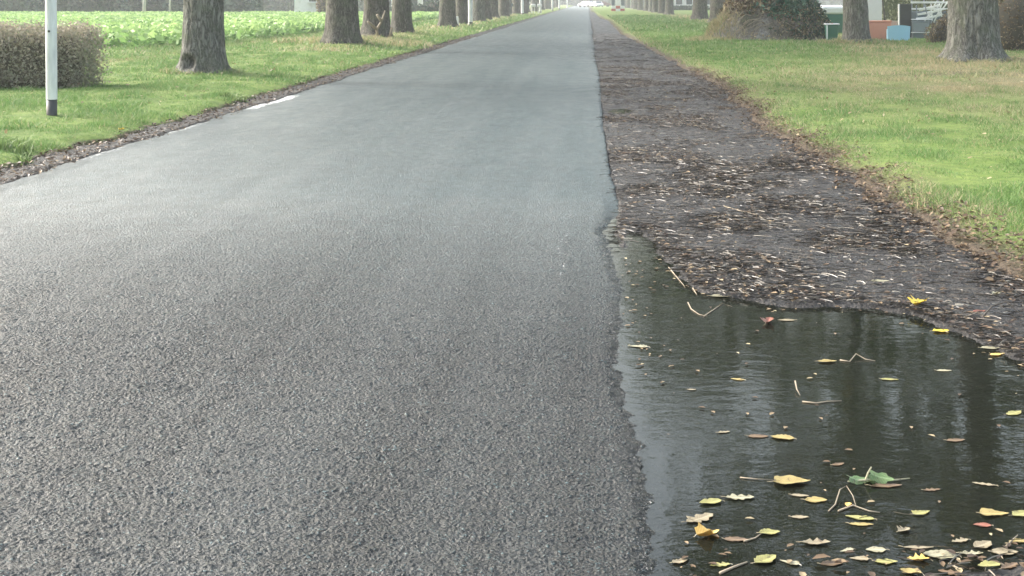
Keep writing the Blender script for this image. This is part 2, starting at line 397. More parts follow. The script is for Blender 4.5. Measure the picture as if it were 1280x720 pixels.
def h_g(x, y):
    """grass verges, lawn and field"""
    x = np.asarray(x, float); y = np.asarray(y, float)
    r = np.zeros(x.shape) + .02
    el = edge_l(y); er = edge_r(y)
    L = x < -2
    z = .03 + .05 * sst(0, .25, el - x) + (.03 + .08 * sst(25, 45, y)) * sst(.1, 2.2, el - x) * (1 - sst(-9.2, -12, x))
    z -= .14 * sst(-10.0, -11.0, x) * (1 - sst(-11.6, -13, x))
    z2 = .03 + .05 * sst(0, .3, x - er) + .02 * sst(.3, 4, x - er)
    r = np.where(L, z, z2)
    r += .05 * (fbm(x * .6, y * .6, 41) - .5) + .03 * (fbm(x * 3, y * 3, 44) - .5) * (np.abs(y) < 80)
    for D, X, k in [(24.3, -6.9, .05), (38.4, -6.9, .09), (29, 8.24, .05), (42, 8.1, .04), (44.3, -6.9, .08), (50.6, -6.9, .08)]:
        r = r + k * np.exp(-((x - X) ** 2 + (y - D) ** 2) / 1.1)
    ins = (x > el) & (x < er)
    d = np.minimum(x - el, er - x)
    r = np.where(ins, np.minimum(r, .03) - .14 * sst(-.02, .10, d), r)
    return r

# ------------------------------------------------------------------ ground, road, shoulder
xs = np.concatenate([[-2600, -1400, -700, -350, -180, -110, -80, -60], np.arange(-46, -14, .8), np.arange(-14, -5.6, .16), np.arange(-5.6, -4.0, .05), np.arange(-3.9, 1.1, .5),
                     np.arange(1.2, 2.8, .05), np.arange(2.85, 12, .16), np.arange(12.2, 40, .8), [50, 70, 110, 200, 400, 800, 1500, 2600]])
ys = [-60, -20, -5, 0, 2.5]
while ys[-1] < 3200: ys.append(ys[-1] + max(.05, ys[-1] * (.013 if ys[-1] < 60 else .04)))
X, Y, Fc = grid(xs, np.array(ys)); Z = h_g(X, Y)
def dryf(x, y):
    x = np.asarray(x, float); y = np.asarray(y, float)
    a = np.exp(-(((x - 7.5) / 3.6) ** 2 + ((y - 21.5) / 6.5) ** 2)) * 1.15
    a += .9 * np.exp(-(((x - 8.6) / 2.0) ** 2 + ((y - 31) / 4) ** 2)) + .6 * np.exp(-((x - 8.5) / 1.4) ** 2) * (y > 33)
    a += .55 * np.exp(-((x + 7.0) / 1.0) ** 2) * (y > 34) + .45 * np.exp(-((x + 10.6) / .7) ** 2)
    a += .3 * sst(.5, 0, np.abs(x - edge_r(y) - .2))
    return np.clip(a * (-.1 + 1.75 * fbm(x * 1.3, y * .8, 51, 4)), 0, .9)
def soilf(x, y):
    x = np.asarray(x, float); y = np.asarray(y, float)
    er = edge_r(y); el = edge_l(y)
    a = sst(.30, .02, x - er) * (x > 0) + sst(.10, -.03, el - x) * (x < 0)
    a += .8 * np.exp(-((x + 10.8) / .35) ** 2) * sst(.45, .6, fbm(x * .4, y * .4, 58))
    a += .6 * np.exp(-(((x - 6.6) / 2.4) ** 2 + ((y - 24.5) / .9) ** 2)) + .5 * np.exp(-(((x - 3.8) / 1.2) ** 2 + ((y - 20.5) / .3) ** 2))
    return np.clip(a, 0, 1)
gm = mesh_np('ground', np.stack([X, Y, Z], 1), Fc, True, M_GROUND, {'dry': dryf(X, Y), 'soil': soilf(X, Y)})
tag(link('ground', gm), kind='structure')

def sheet(name, xn, ys, xl, xr, hf, m, skirt=0):
    """sheet between two wandering edges, dropping a skirt at both"""
    ys = np.asarray(ys); u = np.linspace(0, 1, xn)
    L = xl(ys)[:, None]; R = xr(ys)[:, None]; X = L + (R - L) * u[None, :]; Y = np.repeat(ys[:, None], xn, 1)
    Z = hf(X, Y)
    if skirt:
        X = np.concatenate([L - .015, X, R + .015], 1); Y = np.concatenate([Y[:, :1], Y, Y[:, :1]], 1)
        Z = np.concatenate([Z[:, :1] - skirt, Z, Z[:, -1:] - skirt], 1)
    nn, mm = X.shape; i = np.arange(nn * mm).reshape(nn, mm)
    Fc = np.stack([i[:-1, :-1], i[:-1, 1:], i[1:, 1:], i[1:, :-1]], -1).reshape(-1, 4)
    return np.stack([X.ravel(), Y.ravel(), Z.ravel()], 1), Fc
def join(parts):
    V = []; Fs = []; b = 0
    for v, f in parts: V.append(v); Fs.append(f + b); b += len(v)
    return np.concatenate(V), np.concatenate(Fs)
def geo(a, b, k, m):
    r = [a]
    while r[-1] < b: r.append(min(b, r[-1] + max(m, r[-1] * k)))
    return np.array(r)
yn = geo(2.9, 9.0, 0, .0098)
V, Fc = join([sheet('r', 450, yn, road_l, road_r, h_road, None, .06),
              sheet('r', 270, geo(9.0, 14.5, 0, .02), road_l, road_r, h_road, None, .06), sheet('r', 110, geo(14.5, 40, .0035, .03), road_l, road_r, h_road, None, .06),
              sheet('r', 24, geo(40, 1200, .02, .3), road_l, road_r, h_road, None, .06),
              sheet('r', 24, geo(-40, 2.9, 0, .5), road_l, road_r, h_road, None, .06)])
rx, ry_ = V[:, 0], V[:, 1]; pl = np.zeros(len(V)); dl = rx - road_l(ry_)
for (y0, y1, xc, wd, k_) in ((17.2, 20.8, .09, .17, .84), (13.9, 16.3, .06, .12, .68), (11.4, 13.7, .06, .12, .63), (21, 23, .06, .04, .55), (26, 28.5, .05, .05, .55), (32, 34, .05, .05, .5)):
    pl = np.maximum(pl, k_ * np.exp(-((dl - xc) / wd) ** 2) * sst(y0, y0 + .7, ry_) * sst(y1, y1 - .7, ry_))
pl = np.maximum(pl, .50 * np.exp(-((rx + .14) / .07) ** 2) * sst(5.8, 6.6, ry_) * sst(9.8, 8.6, ry_))
tag(link('road', mesh_np('road', V, Fc, True, M_ASPH, {'paint': pl, 'glint_paint': .52 * np.exp(-((road_r(ry_) - rx - .028) / .028) ** 2) * sst(9, 7, ry_) * (.6 + .8 * vn(ry_ * 3, 0 * ry_, 19)), 'wet': sst(.17, .04, road_r(ry_) - rx + .06 * (fbm(rx * 9, ry_ * 9, 28) - .5)) * sst(9.5, 8, ry_)})), kind='structure')
shl = lambda y: road_r(y) - .16
shr = lambda y: edge_r(y) + .16
def h_sh2(x, y):   # slips under the asphalt edge
    return h_sh(x, y) - .10 * sst(.02, -.06, x - road_r(y)) - .03 * sst(.04, -.02, x - road_r(y)) * sst(.3, .1, sdf(x, y))
V, Fc = join([sheet('s', 195, geo(2.6, 9.5, 0, .0115), shl, shr, h_sh2, None),
              sheet('s', 110, geo(9.5, 52, .004, .03), shl, shr, h_sh2, None),
              sheet('s', 14, geo(52, 340, .02, .3), shl, shr, h_sh2, None), sheet('s', 20, geo(-20, 2.6, 0, .2), shl, shr, h_sh2, None)])
tag(link('dirt_shoulder', mesh_np('dirt_shoulder', V, Fc, True, M_DIRT)), kind='structure')
V, Fc = join([sheet('d', 36, geo(6, 40, .003, .025), lambda y: edge_l(y) - .25, lambda y: road_l(y) + .10, lambda x, y: .012 + .03 * (fbm(x * 5, y * 5, 77) - .5) - .04 * sst(0, .08, x - road_l(y)), None),
              sheet('d', 8, geo(40, 340, .02, .3), lambda y: edge_l(y) - .25, lambda y: road_l(y) + .10, lambda x, y: .02 + 0 * x - .04 * sst(0, .08, x - road_l(y)), None)])
tag(link('dirt_strip', mesh_np('dirt_strip', V, Fc, True, M_DIRT)), kind='structure')
# water
wv = [(x, y, WZ) for x, y in ((-.02, 2.6), (2.45, 2.6), (2.45, 8.9), (-.02, 8.9))]
wm = MB(); wm.add(wv, [(0, 1, 2, 3)]); tag(wm.build('puddle', M_WATER), kind='structure')
wm = MB(); wm.add([(x, y, -.028) for x, y in ((.1, 16.6), (.9, 16.6), (.9, 18.6), (.1, 18.6))], [(0, 1, 2, 3)]); tag(wm.build('small_puddle', M_WATER), kind='structure')

# ------------------------------------------------------------------ grass
def blades(x, y, z, hgt, wid, nseg=2, lean=.5, attrs=None):
    k = len(x); a = RNG.uniform(0, 2 * pi, k); ln = RNG.uniform(.1, lean, k) * hgt; la = RNG.uniform(0, 2 * pi, k)
    dx, dy = np.cos(a) * wid / 2, np.sin(a) * wid / 2; lx, ly = np.cos(la) * ln, np.sin(la) * ln
    if nseg == 1:
        V = np.stack([np.stack([x - dx, y - dy, z], 1), np.stack([x + dx, y + dy, z], 1), np.stack([x + lx, y + ly, z + hgt], 1)], 1); m = 3
        Fc = np.arange(k * 3).reshape(k, 3)
    else:
        V = np.stack([np.stack([x - dx, y - dy, z], 1), np.stack([x + dx, y + dy, z], 1),
                      np.stack([x + dx * .7 + lx * .3, y + dy * .7 + ly * .3, z + hgt * .6], 1), np.stack([x - dx * .7 + lx * .3, y - dy * .7 + ly * .3, z + hgt * .6], 1),
                      np.stack([x + lx, y + ly, z + hgt * .95], 1)], 1); m = 5
        b = np.arange(k)[:, None] * 5
        Fc = np.concatenate([b + np.array([[0, 1, 2]]), b + np.array([[0, 2, 3]]), b + np.array([[3, 2, 4]])])
    return V.reshape(-1, 3), Fc, {kk: np.repeat(v, m) for kk, v in attrs.items()}
def scatter_grass(name, label, side, bands):
    P = []; b = 0; VV = []; FF = []; AT = {'tint': [], 'dry': []}
    for (y0, y1, dens, hh, ww, ns) in bands:
        if side > 0: xa, xb = 1.8, (1290 - HX) / F * y1 + .4
        else: xa, xb = (-10 - HX) / F * y1 - .4, -4.75
        nn = int((y1 - y0) * (xb - xa) * dens)
        x = RNG.uniform(xa, xb, nn); y = RNG.uniform(y0, y1, nn)
        px = HX + x * F / y
        k = (px > -12) & (px < 1292)
        if side > 0: k &= x > edge_r(y) + .02 + .10 * RNG.random(nn)
        else: k &= x < edge_l(y) - .0 - .06 * RNG.random(nn)
        dn = fbm(x * 4, y * 4, 61); k &= RNG.random(nn) < .35 + 1.2 * dn
        so_ = soilf(x, y); k &= RNG.random(nn) > so_ * .8
        x, y = x[k], y[k]; z = h_g(x, y) - .01
        dr = dryf(x, y); t = RNG.random(len(x)); dd = np.where(RNG.random(len(x)) < dr * 1.1 + .05, .95, dr * .4)
        tuf = fbm(x * 3.1, y * 1.9, 66)
        h_ = hh * (.5 + .9 * RNG.random(len(x))) * (.25 + 2.6 * np.clip(tuf - .22, 0, 1) ** 1.5)
        v, f, a = blades(x, y, z, h_, ww * (.6 + .8 * RNG.random(len(x))), ns, 1.5, {'tint': t, 'dry': dd})
        VV.append(v); FF.append(f + b); b += len(v)
        for kk in AT: AT[kk].append(a[kk])
    o = link(name, mesh_np(name, np.concatenate(VV), np.concatenate(FF), False, M_BLADE, {k: np.concatenate(v) for k, v in AT.items()}))
    tag(o, label, 'grass', None, 'stuff')
scatter_grass('grass', 'short green grass of the right-hand lawn with straw-coloured patches near the big tree', 1,
              [(5.8, 9, 4800, .05, .005, 2), (9, 14, 3600, .05, .007, 1), (14, 22, 1500, .055, .009, 1), (22, 34, 620, .07, .015, 1), (34, 60, 170, .09, .03, 1), (60, 130, 22, .13, .08, 1)])
scatter_grass('grass', 'green verge grass between the road and the field on the left', -1,
              [(10, 14, 3800, .06, .007, 1), (14, 22, 1700, .06, .009, 1), (22, 34, 620, .07, .015, 1), (34, 60, 170, .10, .03, 1), (60, 130, 26, .14, .08, 1)])

def tuft_ring(name, lab, X0, Y0, r0_, r1_, k, hh, ww, dr):
    a = RNG.uniform(0, 2 * pi, k); r = r0_ + (r1_ - r0_) * RNG.random(k) ** 1.3; x = X0 + r * np.cos(a); y = Y0 + r * np.sin(a)
    q = fbm(x * 5, y * 5, 97) > .46; x, y = x[q], y[q]; k = len(x); t = RNG.random(k)
    V, Fc, A = blades(x, y, h_g(x, y) - .01, hh * (.5 + RNG.random(k)), ww * (.6 + .8 * RNG.random(k)), 2, 1.6, {'tint': t, 'dry': np.where(RNG.random(k) < dr, .9, .15)})
    tag(link(name, mesh_np(name, V, Fc, False, M_BLADE, A)), lab, 'grass', None, 'stuff')
tuft_ring('straw_tufts', 'straw-coloured matted grass round the foot of the massive right tree', 8.24, 28.8, .60, 2.0, 4600, .10, .016, .8)
tuft_ring('rough_tufts', 'rough grass round the foot of the nearest left-row tree', -6.9, 24.3, .40, .75, 1400, .07, .016, .3)
tuft_ring('rough_tufts', 'rough straw and grass round the feet of the second to fourth left-row trees', -6.9, 41.0, .5, 2.6, 6000, .14, .03, .65)
tuft_ring('rough_tufts', 'rough grass under the tree beside the green wheelie bin', 8.1, 41.8, .4, 1.1, 2200, .13, .025, .6)
for (px_, py_, hh_, lab_) in ((22, 188, .11, 'dark green weed clump at the left frame edge beside the road dirt'), (62, 196, .07, 'smaller green weed clump right of the dark one at the road dirt'),
                              (300, 122, .07, 'low weed clump at the dirt edge beyond the lone yellow leaf')):
    X_, Y_, _z = pt(px_, py_, .07); tuft_ring('weed_clump', lab_, X_ - .05, Y_, 0, .22, 900, hh_, .016, 0)

# ------------------------------------------------------------------ leaf clouds
def leafcloud(P, size, var=.5, tint=None, flat=0, nrm=None):
    """one four-sided leaf at each point, random facing"""
    k = len(P); a = RNG.normal(size=(k, 3)); a[:, 2] *= (1 - flat); a /= np.linalg.norm(a, axis=1)[:, None]
    b = RNG.normal(size=(k, 3)); b -= a * (a * b).sum(1)[:, None]; b /= np.linalg.norm(b, axis=1)[:, None]
    s = (size * (1 - var + 2 * var * RNG.random(k)))[:, None]
    a = a * s; b = b * s * .55
    V = np.stack([P - a, P - b * .9 - a * .1, P + a, P + b * .9 - a * .1], 1).reshape(-1, 3)
    Fc = np.arange(k * 4).reshape(k, 4)
    t = tint if tint is not None else RNG.random(k)
    return V, Fc, {'tint': np.repeat(t, 4)}
def cloud_obj(name, P, size, m, parent=None, tint=None, var=.5, flat=0):
    V, Fc, A = leafcloud(P, size, var, tint, flat)
    return link(name, mesh_np(name, V, Fc, False, m, A), parent)

# ------------------------------------------------------------------ trees
def trunk_mesh(r0, seed, na=40, fine=40, flare=.45, limbs=True, hollow=None, lean=0, m=None):
    rng = np.random.default_rng(seed)
    zs = np.concatenate([[-.3], np.linspace(-.05, 2.3, fine), [2.8, 3.5, 4.4, 5.4, 6.4]])
    th = np.linspace(0, 2 * pi, na, endpoint=False)
    T, Zg = np.meshgrid(th, zs)
    ph = rng.uniform(0, 6, 6)
    zc = np.maximum(Zg, 0)
    rad = r0 * (1.02 - .045 * zc) * (1 + .05 * np.sin(2 * T + ph[0]) + .03 * np.sin(3 * T + ph[1] + zc * .3))
    fl = np.exp(-zc / .20); fl2 = np.exp(-zc / .7)
    lob = .5 + .5 * np.cos(5 * T + ph[2]) ; lob = lob ** 1.5 + .4 * (.5 + .5 * np.cos(8 * T + ph[3]))
    rad += r0 * flare * (fl * (.25 + .75 * lob) + .18 * fl2)
    ridge = np.abs(fbm(T * na / 40 * 4 * (1 if na < 80 else .5) + 50, Zg * 1.6 + 20, seed + 3, 3) - .5)
    rad += r0 * .12 * (ridge - .12) + .025 * (fbm(T * 5 + 9, Zg * 3, seed + 9) - .5)
    if hollow:
        ha, hz, hw, hh = hollow; dt = (T - ha + pi) % (2 * pi) - pi
        g = np.exp(-((dt / hw) ** 2) ** 1.5 - (((Zg - hz) / hh) ** 2) ** 1.5)
        rim = np.exp(-((np.hypot(dt / (hw * 1.5), (Zg - hz) / (hh * 1.6)) - 1) / .3) ** 2)
        rad = rad - .20 * g + .012 * rim
    cx = lean * zc + .03 * np.sin(zc + ph[4]); cy = .03 * np.sin(zc * .8 + ph[5])
    V = np.stack([cx + rad * np.cos(T), cy + rad * np.sin(T), Zg], -1).reshape(-1, 3)
    nn = len(zs); i = np.arange(nn * na).reshape(nn, na); j = np.roll(i, -1, 1)
    Fc = np.stack([i[:-1], j[:-1], j[1:], i[1:]], -1).reshape(-1, 4)
    mb = MB(); mb.v = [tuple(p) for p in V.tolist()]; mb.f = [tuple(f) for f in Fc.tolist()]
    if limbs:
        top = (cx[-1, 0], cy[-1, 0], 6.2); r1 = r0 * .72
        mb.tube([top, (top[0] + .3, 0, 9), (top[0] - .2, .3, 12.5), (.3, -.2, 16.5)], [r1, r1 * .75, r1 * .5, r1 * .15], 8)
        for k in range(9):
            a = k * 2.4 + rng.uniform(-.3, .3); z0 = 5.6 + k * .85; L = rng.uniform(4.0, 6.5) * (1 - k * .04); r = r1 * (.5 - k * .025)
            P0 = (top[0], 0, z0); P1 = (L * .35 * cos(a), L * .35 * sin(a), z0 + L * .35); P2 = (L * .8 * cos(a), L * .8 * sin(a), z0 + L * .55)
            P3 = (L * 1.1 * cos(a + .2), L * 1.1 * sin(a + .2), z0 + L * .75)
            mb.tube([P0, P1, P2, P3], [r, r * .7, r * .4, r * .12], 6)
            for q in range(3):
                aa = a + rng.uniform(-.9, .9); s_ = [P1, P2, P2][q]
                mb.tube([s_, (s_[0] + 1.2 * cos(aa), s_[1] + 1.2 * sin(aa), s_[2] + .8), (s_[0] + 2.4 * cos(aa + .3), s_[1] + 2.4 * sin(aa + .3), s_[2] + 1.2)], [r * .35, r * .22, r * .06], 5)
    me = bpy.data.meshes.new('trunk'); me.from_pydata(mb.v, [], mb.f); me.update()
    me.polygons.foreach_set('use_smooth', np.ones(len(me.polygons), bool)); me.materials.append(m or M_BARK)
    return me
def crown_mesh(seed, nc=44, per=62, R=6.5, zc=12.6, hz=6.8, size=.26):
    rng = np.random.default_rng(seed); P = []; T = []
    for k in range(nc):
        d = rng.normal(size=3); d /= np.linalg.norm(d); f = rng.uniform(.45, 1.0) ** .5
        c = np.array([d[0] * R * f, d[1] * R * f, zc + d[2] * hz * f]); s = rng.uniform(.8, 1.5)
        q = rng.normal(size=(per, 3)) * np.array([s, s, s * .6]) * .62; P.append(c + q)
        T.append(np.clip(rng.uniform(.1, .8) + rng.normal(size=per) * .2, 0, 1))
    V, Fc, A = leafcloud(np.concatenate(P), size, .4, np.concatenate(T))
    return mesh_np('crown', V, Fc, False, M_CROWN, A)
CROWNS = [crown_mesh(100 + k) for k in range(4)]
TR = [trunk_mesh(.46, 201, 40, 36, .35), trunk_mesh(.43, 202, 40, 36, .45, lean=.01), trunk_mesh(.40, 203, 32, 30, .3), trunk_mesh(.42, 204, 32, 24, .35, m=M_BARKD)]
for k in (0, 1): TR[k].materials.clear(); TR[k].materials.append(M_BARKD)
def tree(x, y, label, group, tm, cm, rz=0, s=1.0, sink=0):
    z = float(h_g(np.array([x]), np.array([y]))[0]) - sink
    e = empty('avenue_tree', (x, y, z), label, 'tree', group, rz)
    t = link('trunk', tm, e); t.scale = (s, s, 1)
    c = link('crown', cm, e); return e
GL, GR = 'trees in the row left of the road', 'trees in the row right of the road'
big_l = trunk_mesh(.335, 11, 150, 110, .42, hollow=(radians(238), .13, .36, .13), lean=-.004)
big_r = trunk_mesh(.515, 12, 170, 110, .46)
LL = ['stout grey tree with a dark hollow at its foot, nearest in the left row',
      'dark thick leaning-based tree with flared foot, second in the left row',
      'tree with pale suckers at its foot, directly right of the second left-row tree',
      'dark straight left-row tree between the suckered trunk and the gap showing the rounded hedge',
      'tree just right of the hedge gap in the left row, pale bark flake on it',
      'tree directly left of the white post that stands against the left row',
      'tree directly right of the white post that stands against the left row']
spec_l = {38.4: (TR[0], .98, 0), 44.3: (TR[1], .92, .5), 50.6: (TR[3], .84, 1.4), 66.6: (TR[0], .84, 2.0), 74.2: (TR[1], .80, 3.0)}
XS_L = {24.3: -6.89, 38.4: -6.90, 44.3: -6.92, 50.6: -6.92, 66.6: -6.9, 74.2: -6.9}
for i, D in enumerate(TREES_L):
    ORD = ['first', 'second', 'third', 'fourth', 'last']
    lab = LL[i] if i < len(LL) else ORD[i - 7] + ' left-row trunk between the second white post and the small dark sign' if D < 115 else \
        {119: 'left-row trunk just right of the small dark sign', 130: 'left-row trunk just left of the white post right of the dark sign', 142: 'left-row trunk just left of the far white mailboxes',
         156: 'left-row trunk directly behind the far white mailboxes'}.get(D, 'distant tree in the merged far stretch of the left row') if D >= 115 else 'distant tree in the merged far stretch of the left row'
    if i == 0: tree(XS_L[24.3], 24.3, lab, GL, big_l, CROWNS[0]); continue
    tm, s, rz = spec_l.get(D, (TR[i % 4], .9, i * 1.7))
    e = tree(XS_L.get(D, -6.95 + .2 * sin(i * 2.3)), D, lab, GL, tm, CROWNS[i % 4], rz, s if D < 80 else .98)
    if D == 44.3:
        for pts_ in ([(-.15, -.62, -.05), (-.2, -.68, .25), (-.05, -.7, .5), (.08, -.68, .85)], [(-.2, -.68, .25), (-.42, -.75, .42), (-.55, -.8, .5)], [(-.05, -.7, .5), (-.22, -.75, .72)], [(.25, -.66, -.05), (.3, -.7, .3)]):
            m = MB(); m.tube(pts_, [.05, .045, .035, .025][:len(pts_)], 6); m.build('sucker', M_TWIG, e, True)
LR = ['massive grey tree with spreading root flare, nearest in the right row',
      'grey tree standing between the green wheelie bin and the salmon box',
      None, None, 'tree trunk showing just left of the branch heap, touching its dry grass',
      'tree left of the branch heap with lawn to its left', 'tree at the right edge of the gap that shows the white house']
for i, D in enumerate(TREES_R):
    lab = LR[i] if i < len(LR) else None
    if lab is None: lab = 'tree of the right row standing behind the tall branch heap' if D in (56, 71) else 'distant tree in the merged far stretch of the right row'
    if D == 112: continue
    if i == 0: tree(8.24, 29, lab, GR, big_r, CROWNS[1], .4); continue
    tree(8.12 + .15 * sin(i * 1.9), D, lab, GR, TR[(i * 3) % 4] if D != 42 else TR[2], CROWNS[(i + 2) % 4], i * 1.3, 1.25 if D in (85, 98.5) else .95 if D > 50 else .92)
# second, sparser line outside the frame is not visible and left out

# ------------------------------------------------------------------ posts
def post(x, y, label, h=3.4, r=.063, tilt=0.0):
    z = float(h_g(np.array([x]), np.array([y]))[0])
    e = empty('metal_post', (x, y, z - .02), label, 'post', 'pale metal posts along the left verge'); e.rotation_euler = (0, tilt, 0)
    m = MB(); m.tube([(0, 0, .2), (0, 0, h)], r, 24, False); m.build('shaft', M_POSTW, e, True)
    m = MB(); m.tube([(0, 0, -.2), (0, 0, .205)], r - .004, 24); m.build('foot', M_BLACK, e, True)
    m = MB(); m.tube([(0, 0, h), (0, 0, h + .02), (0, 0, h + .04)], [r * 1.05, r * 1.05, r * .6], 24); m.build('cap', M_BLACK, e, True)
    m = MB(); m.tube([(.0, -r + .01, .98), (.0, -r - .003, .98)], .014, 10); m.build('bolt_hole', M_BLACK, e)
    return e
post(-6.13, 15.55, 'tall pale round metal post with black foot, nearest on the left verge by the hedge', tilt=-.008)
for px, D, lab in ((588, 71, 'white post standing among the left-row trunks, second from the front'), (653, 128, 'white post right of the small dark sign, far along the left verge'),
                   (675.5, 158, 'thin white post beside the far mailboxes on the left verge'), (690.5, 200, 'distant white post just right of the mailboxes'),
                   (699, 235, 'distant white post, second right of the mailboxes'), (709, 285, 'most distant thin white post near the end of the left verge')):
    post(pX(px, D), D, lab, r=.12 if D < 100 else .13)
# stake, sign, mailboxes
e = empty('wooden_stake', (pX(571, 69), 69, .18), 'short whitish stake between the fifth and sixth trunks of the left row', 'stake')
m = MB(); m.box((0, 0, .2), (.20, .12, .44), bev=.02); m.build('stake_body', M_WHITE, e)
m = MB(); m.box((0, 0, .45), (.16, .10, .06), bev=.02); m.build('stake_top', M_WHITE, e)
e = empty('small_sign', (pX(638.5, 122), 122, .15), 'small dark sign on a post between far left-row trunks', 'sign')
m = MB(); m.tube([(0, 0, -.2), (0, 0, .8)], .1, 8); m.build('pole', M_BLACK, e)
m = MB(); m.box((0, 0, .95), (.42, .05, .28), bev=.02); m.build('panel', M_SLATE, e)
for px, lab in ((666.5, 'white mailbox on two legs, left one of the far pair'), (674.5, 'white mailbox on two legs, right one of the far pair')):
    e = empty('mailbox', (pX(px, 146), 146, .14), lab, 'mailbox', 'far white mailboxes')
    m = MB(); m.box((0, 0, .85), (.5, .4, .32), bev=.05); m.build('box', M_WHITE, e)
    for s in (-1, 1): m = MB(); m.tube([(s * .15, 0, -.2), (s * .15, 0, .72)], .04, 6); m.build('leg', M_WHITE, e)
# red and white barrier with panel
D = 186
e = empty('road_barrier', (pX(772.5, D), D, .05), 'red and white chequered barrier with a white upright panel beside the far shoulder', 'barrier')
for r_ in range(2):
    for k in range(3):
        m = MB(); m.box(((k - 1) * .62, 0, .18 + r_ * .40), (.61, .30, .39), bev=.03)
        m.build('block', M_RED if (k + r_) % 2 == 0 else M_WHITE, e)
m = MB(); m.box((0, .05, 1.9), (.72, .10, 2.2), bev=.03); m.build('panel', M_WHITE, e)
for s in (-1, 1): m = MB(); m.box((s * .66, .1, 1.9), (.42, .12, 2.2), bev=.03); m.build('side_panel', M_SLATE, e)

# ------------------------------------------------------------------ hedge on the left
def surface_pts(n_, x0, x1, y0, y1, z0, z1, j=.06):
    """points on front, top and ends of a box"""
    A = np.array([(x1 - x0) * (z1 - z0), (x1 - x0) * (y1 - y0), (y1 - y0) * (z1 - z0) * 2]); k = RNG.choice(3, n_, p=A / A.sum())
    u, v = RNG.random(n_), RNG.random(n_); x = x0 + (x1 - x0) * u; y = y0 + (y1 - y0) * u; z = z0 + (z1 - z0) * v
    P = np.where((k == 0)[:, None], np.stack([x, np.full(n_, y0), z], 1), np.where((k == 1)[:, None], np.stack([x, y0 + (y1 - y0) * v, np.full(n_, z1)], 1),
                 np.stack([np.where(RNG.random(n_) < .5, x0, x1), y, z], 1)))
    return P + RNG.normal(size=(n_, 3)) * j
e = empty('clipped_hedge', (-9.75, 20.6, 0.05), 'clipped brownish hedge block behind the nearest pale post', 'hedge')
P = surface_pts(52000, -7.5, 2.2, -.45, .45, .02, .90, .065); P[:, 2] = np.maximum(P[:, 2], .02)
P[:, 2] += .06 * (fbm(P[:, 0] * 1.2 + 30, P[:, 1] + 9, 3) - .5) * 2
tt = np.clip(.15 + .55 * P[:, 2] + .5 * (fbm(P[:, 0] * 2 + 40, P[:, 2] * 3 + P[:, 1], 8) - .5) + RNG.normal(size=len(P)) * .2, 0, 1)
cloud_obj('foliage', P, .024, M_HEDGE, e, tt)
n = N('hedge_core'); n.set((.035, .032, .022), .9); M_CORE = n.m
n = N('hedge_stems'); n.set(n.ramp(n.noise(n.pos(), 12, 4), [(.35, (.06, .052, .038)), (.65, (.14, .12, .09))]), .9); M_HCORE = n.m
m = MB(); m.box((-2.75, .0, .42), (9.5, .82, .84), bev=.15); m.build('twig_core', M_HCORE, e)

# ------------------------------------------------------------------ crop field
def in_view(x, y, mg=.6): px = HX + x * F / y; return (px > -20 - mg) & (px < 1300)
K = 9000; y = 37 + (122 - 37) * RNG.random(K * 6) ** .8; x = RNG.uniform(-62, -11.3, K * 6)
k = in_view(x, y) & (x < -11.6 - .5 * vn(y * .4, 0, 3) - sst(60, 38, y) * .5) & (y > 37.5 + 1.2 * vn(x * .5, 0, 7)); x, y = x[k][:11000], y[k][:11000]
PP = []; TT = []; SS = []
hgt = .30 + .22 * fbm(x * .35, y * .35, 91)
per = 12
Pc = np.stack([x, y, np.zeros(len(x))], 1)
off = RNG.normal(size=(len(x), per, 3)) * np.array([.22, .22, 0]); off[:, :, 2] = hgt[:, None] * RNG.uniform(.15, 1.05, (len(x), per)) + .05
Pl = (Pc[:, None, :] + off).reshape(-1, 3)
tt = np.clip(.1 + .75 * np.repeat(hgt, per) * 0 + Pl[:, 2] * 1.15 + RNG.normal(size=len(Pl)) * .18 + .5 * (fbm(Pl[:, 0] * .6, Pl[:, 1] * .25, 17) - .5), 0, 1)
V, Fc, A = leafcloud(Pl, .125, .5, tt, .4)
tag(link('field_crop', mesh_np('field_crop', V, Fc, False, M_CROP, A)), 'pale green leafy crop covering the field behind the left row of trees', 'crop', None, 'stuff')

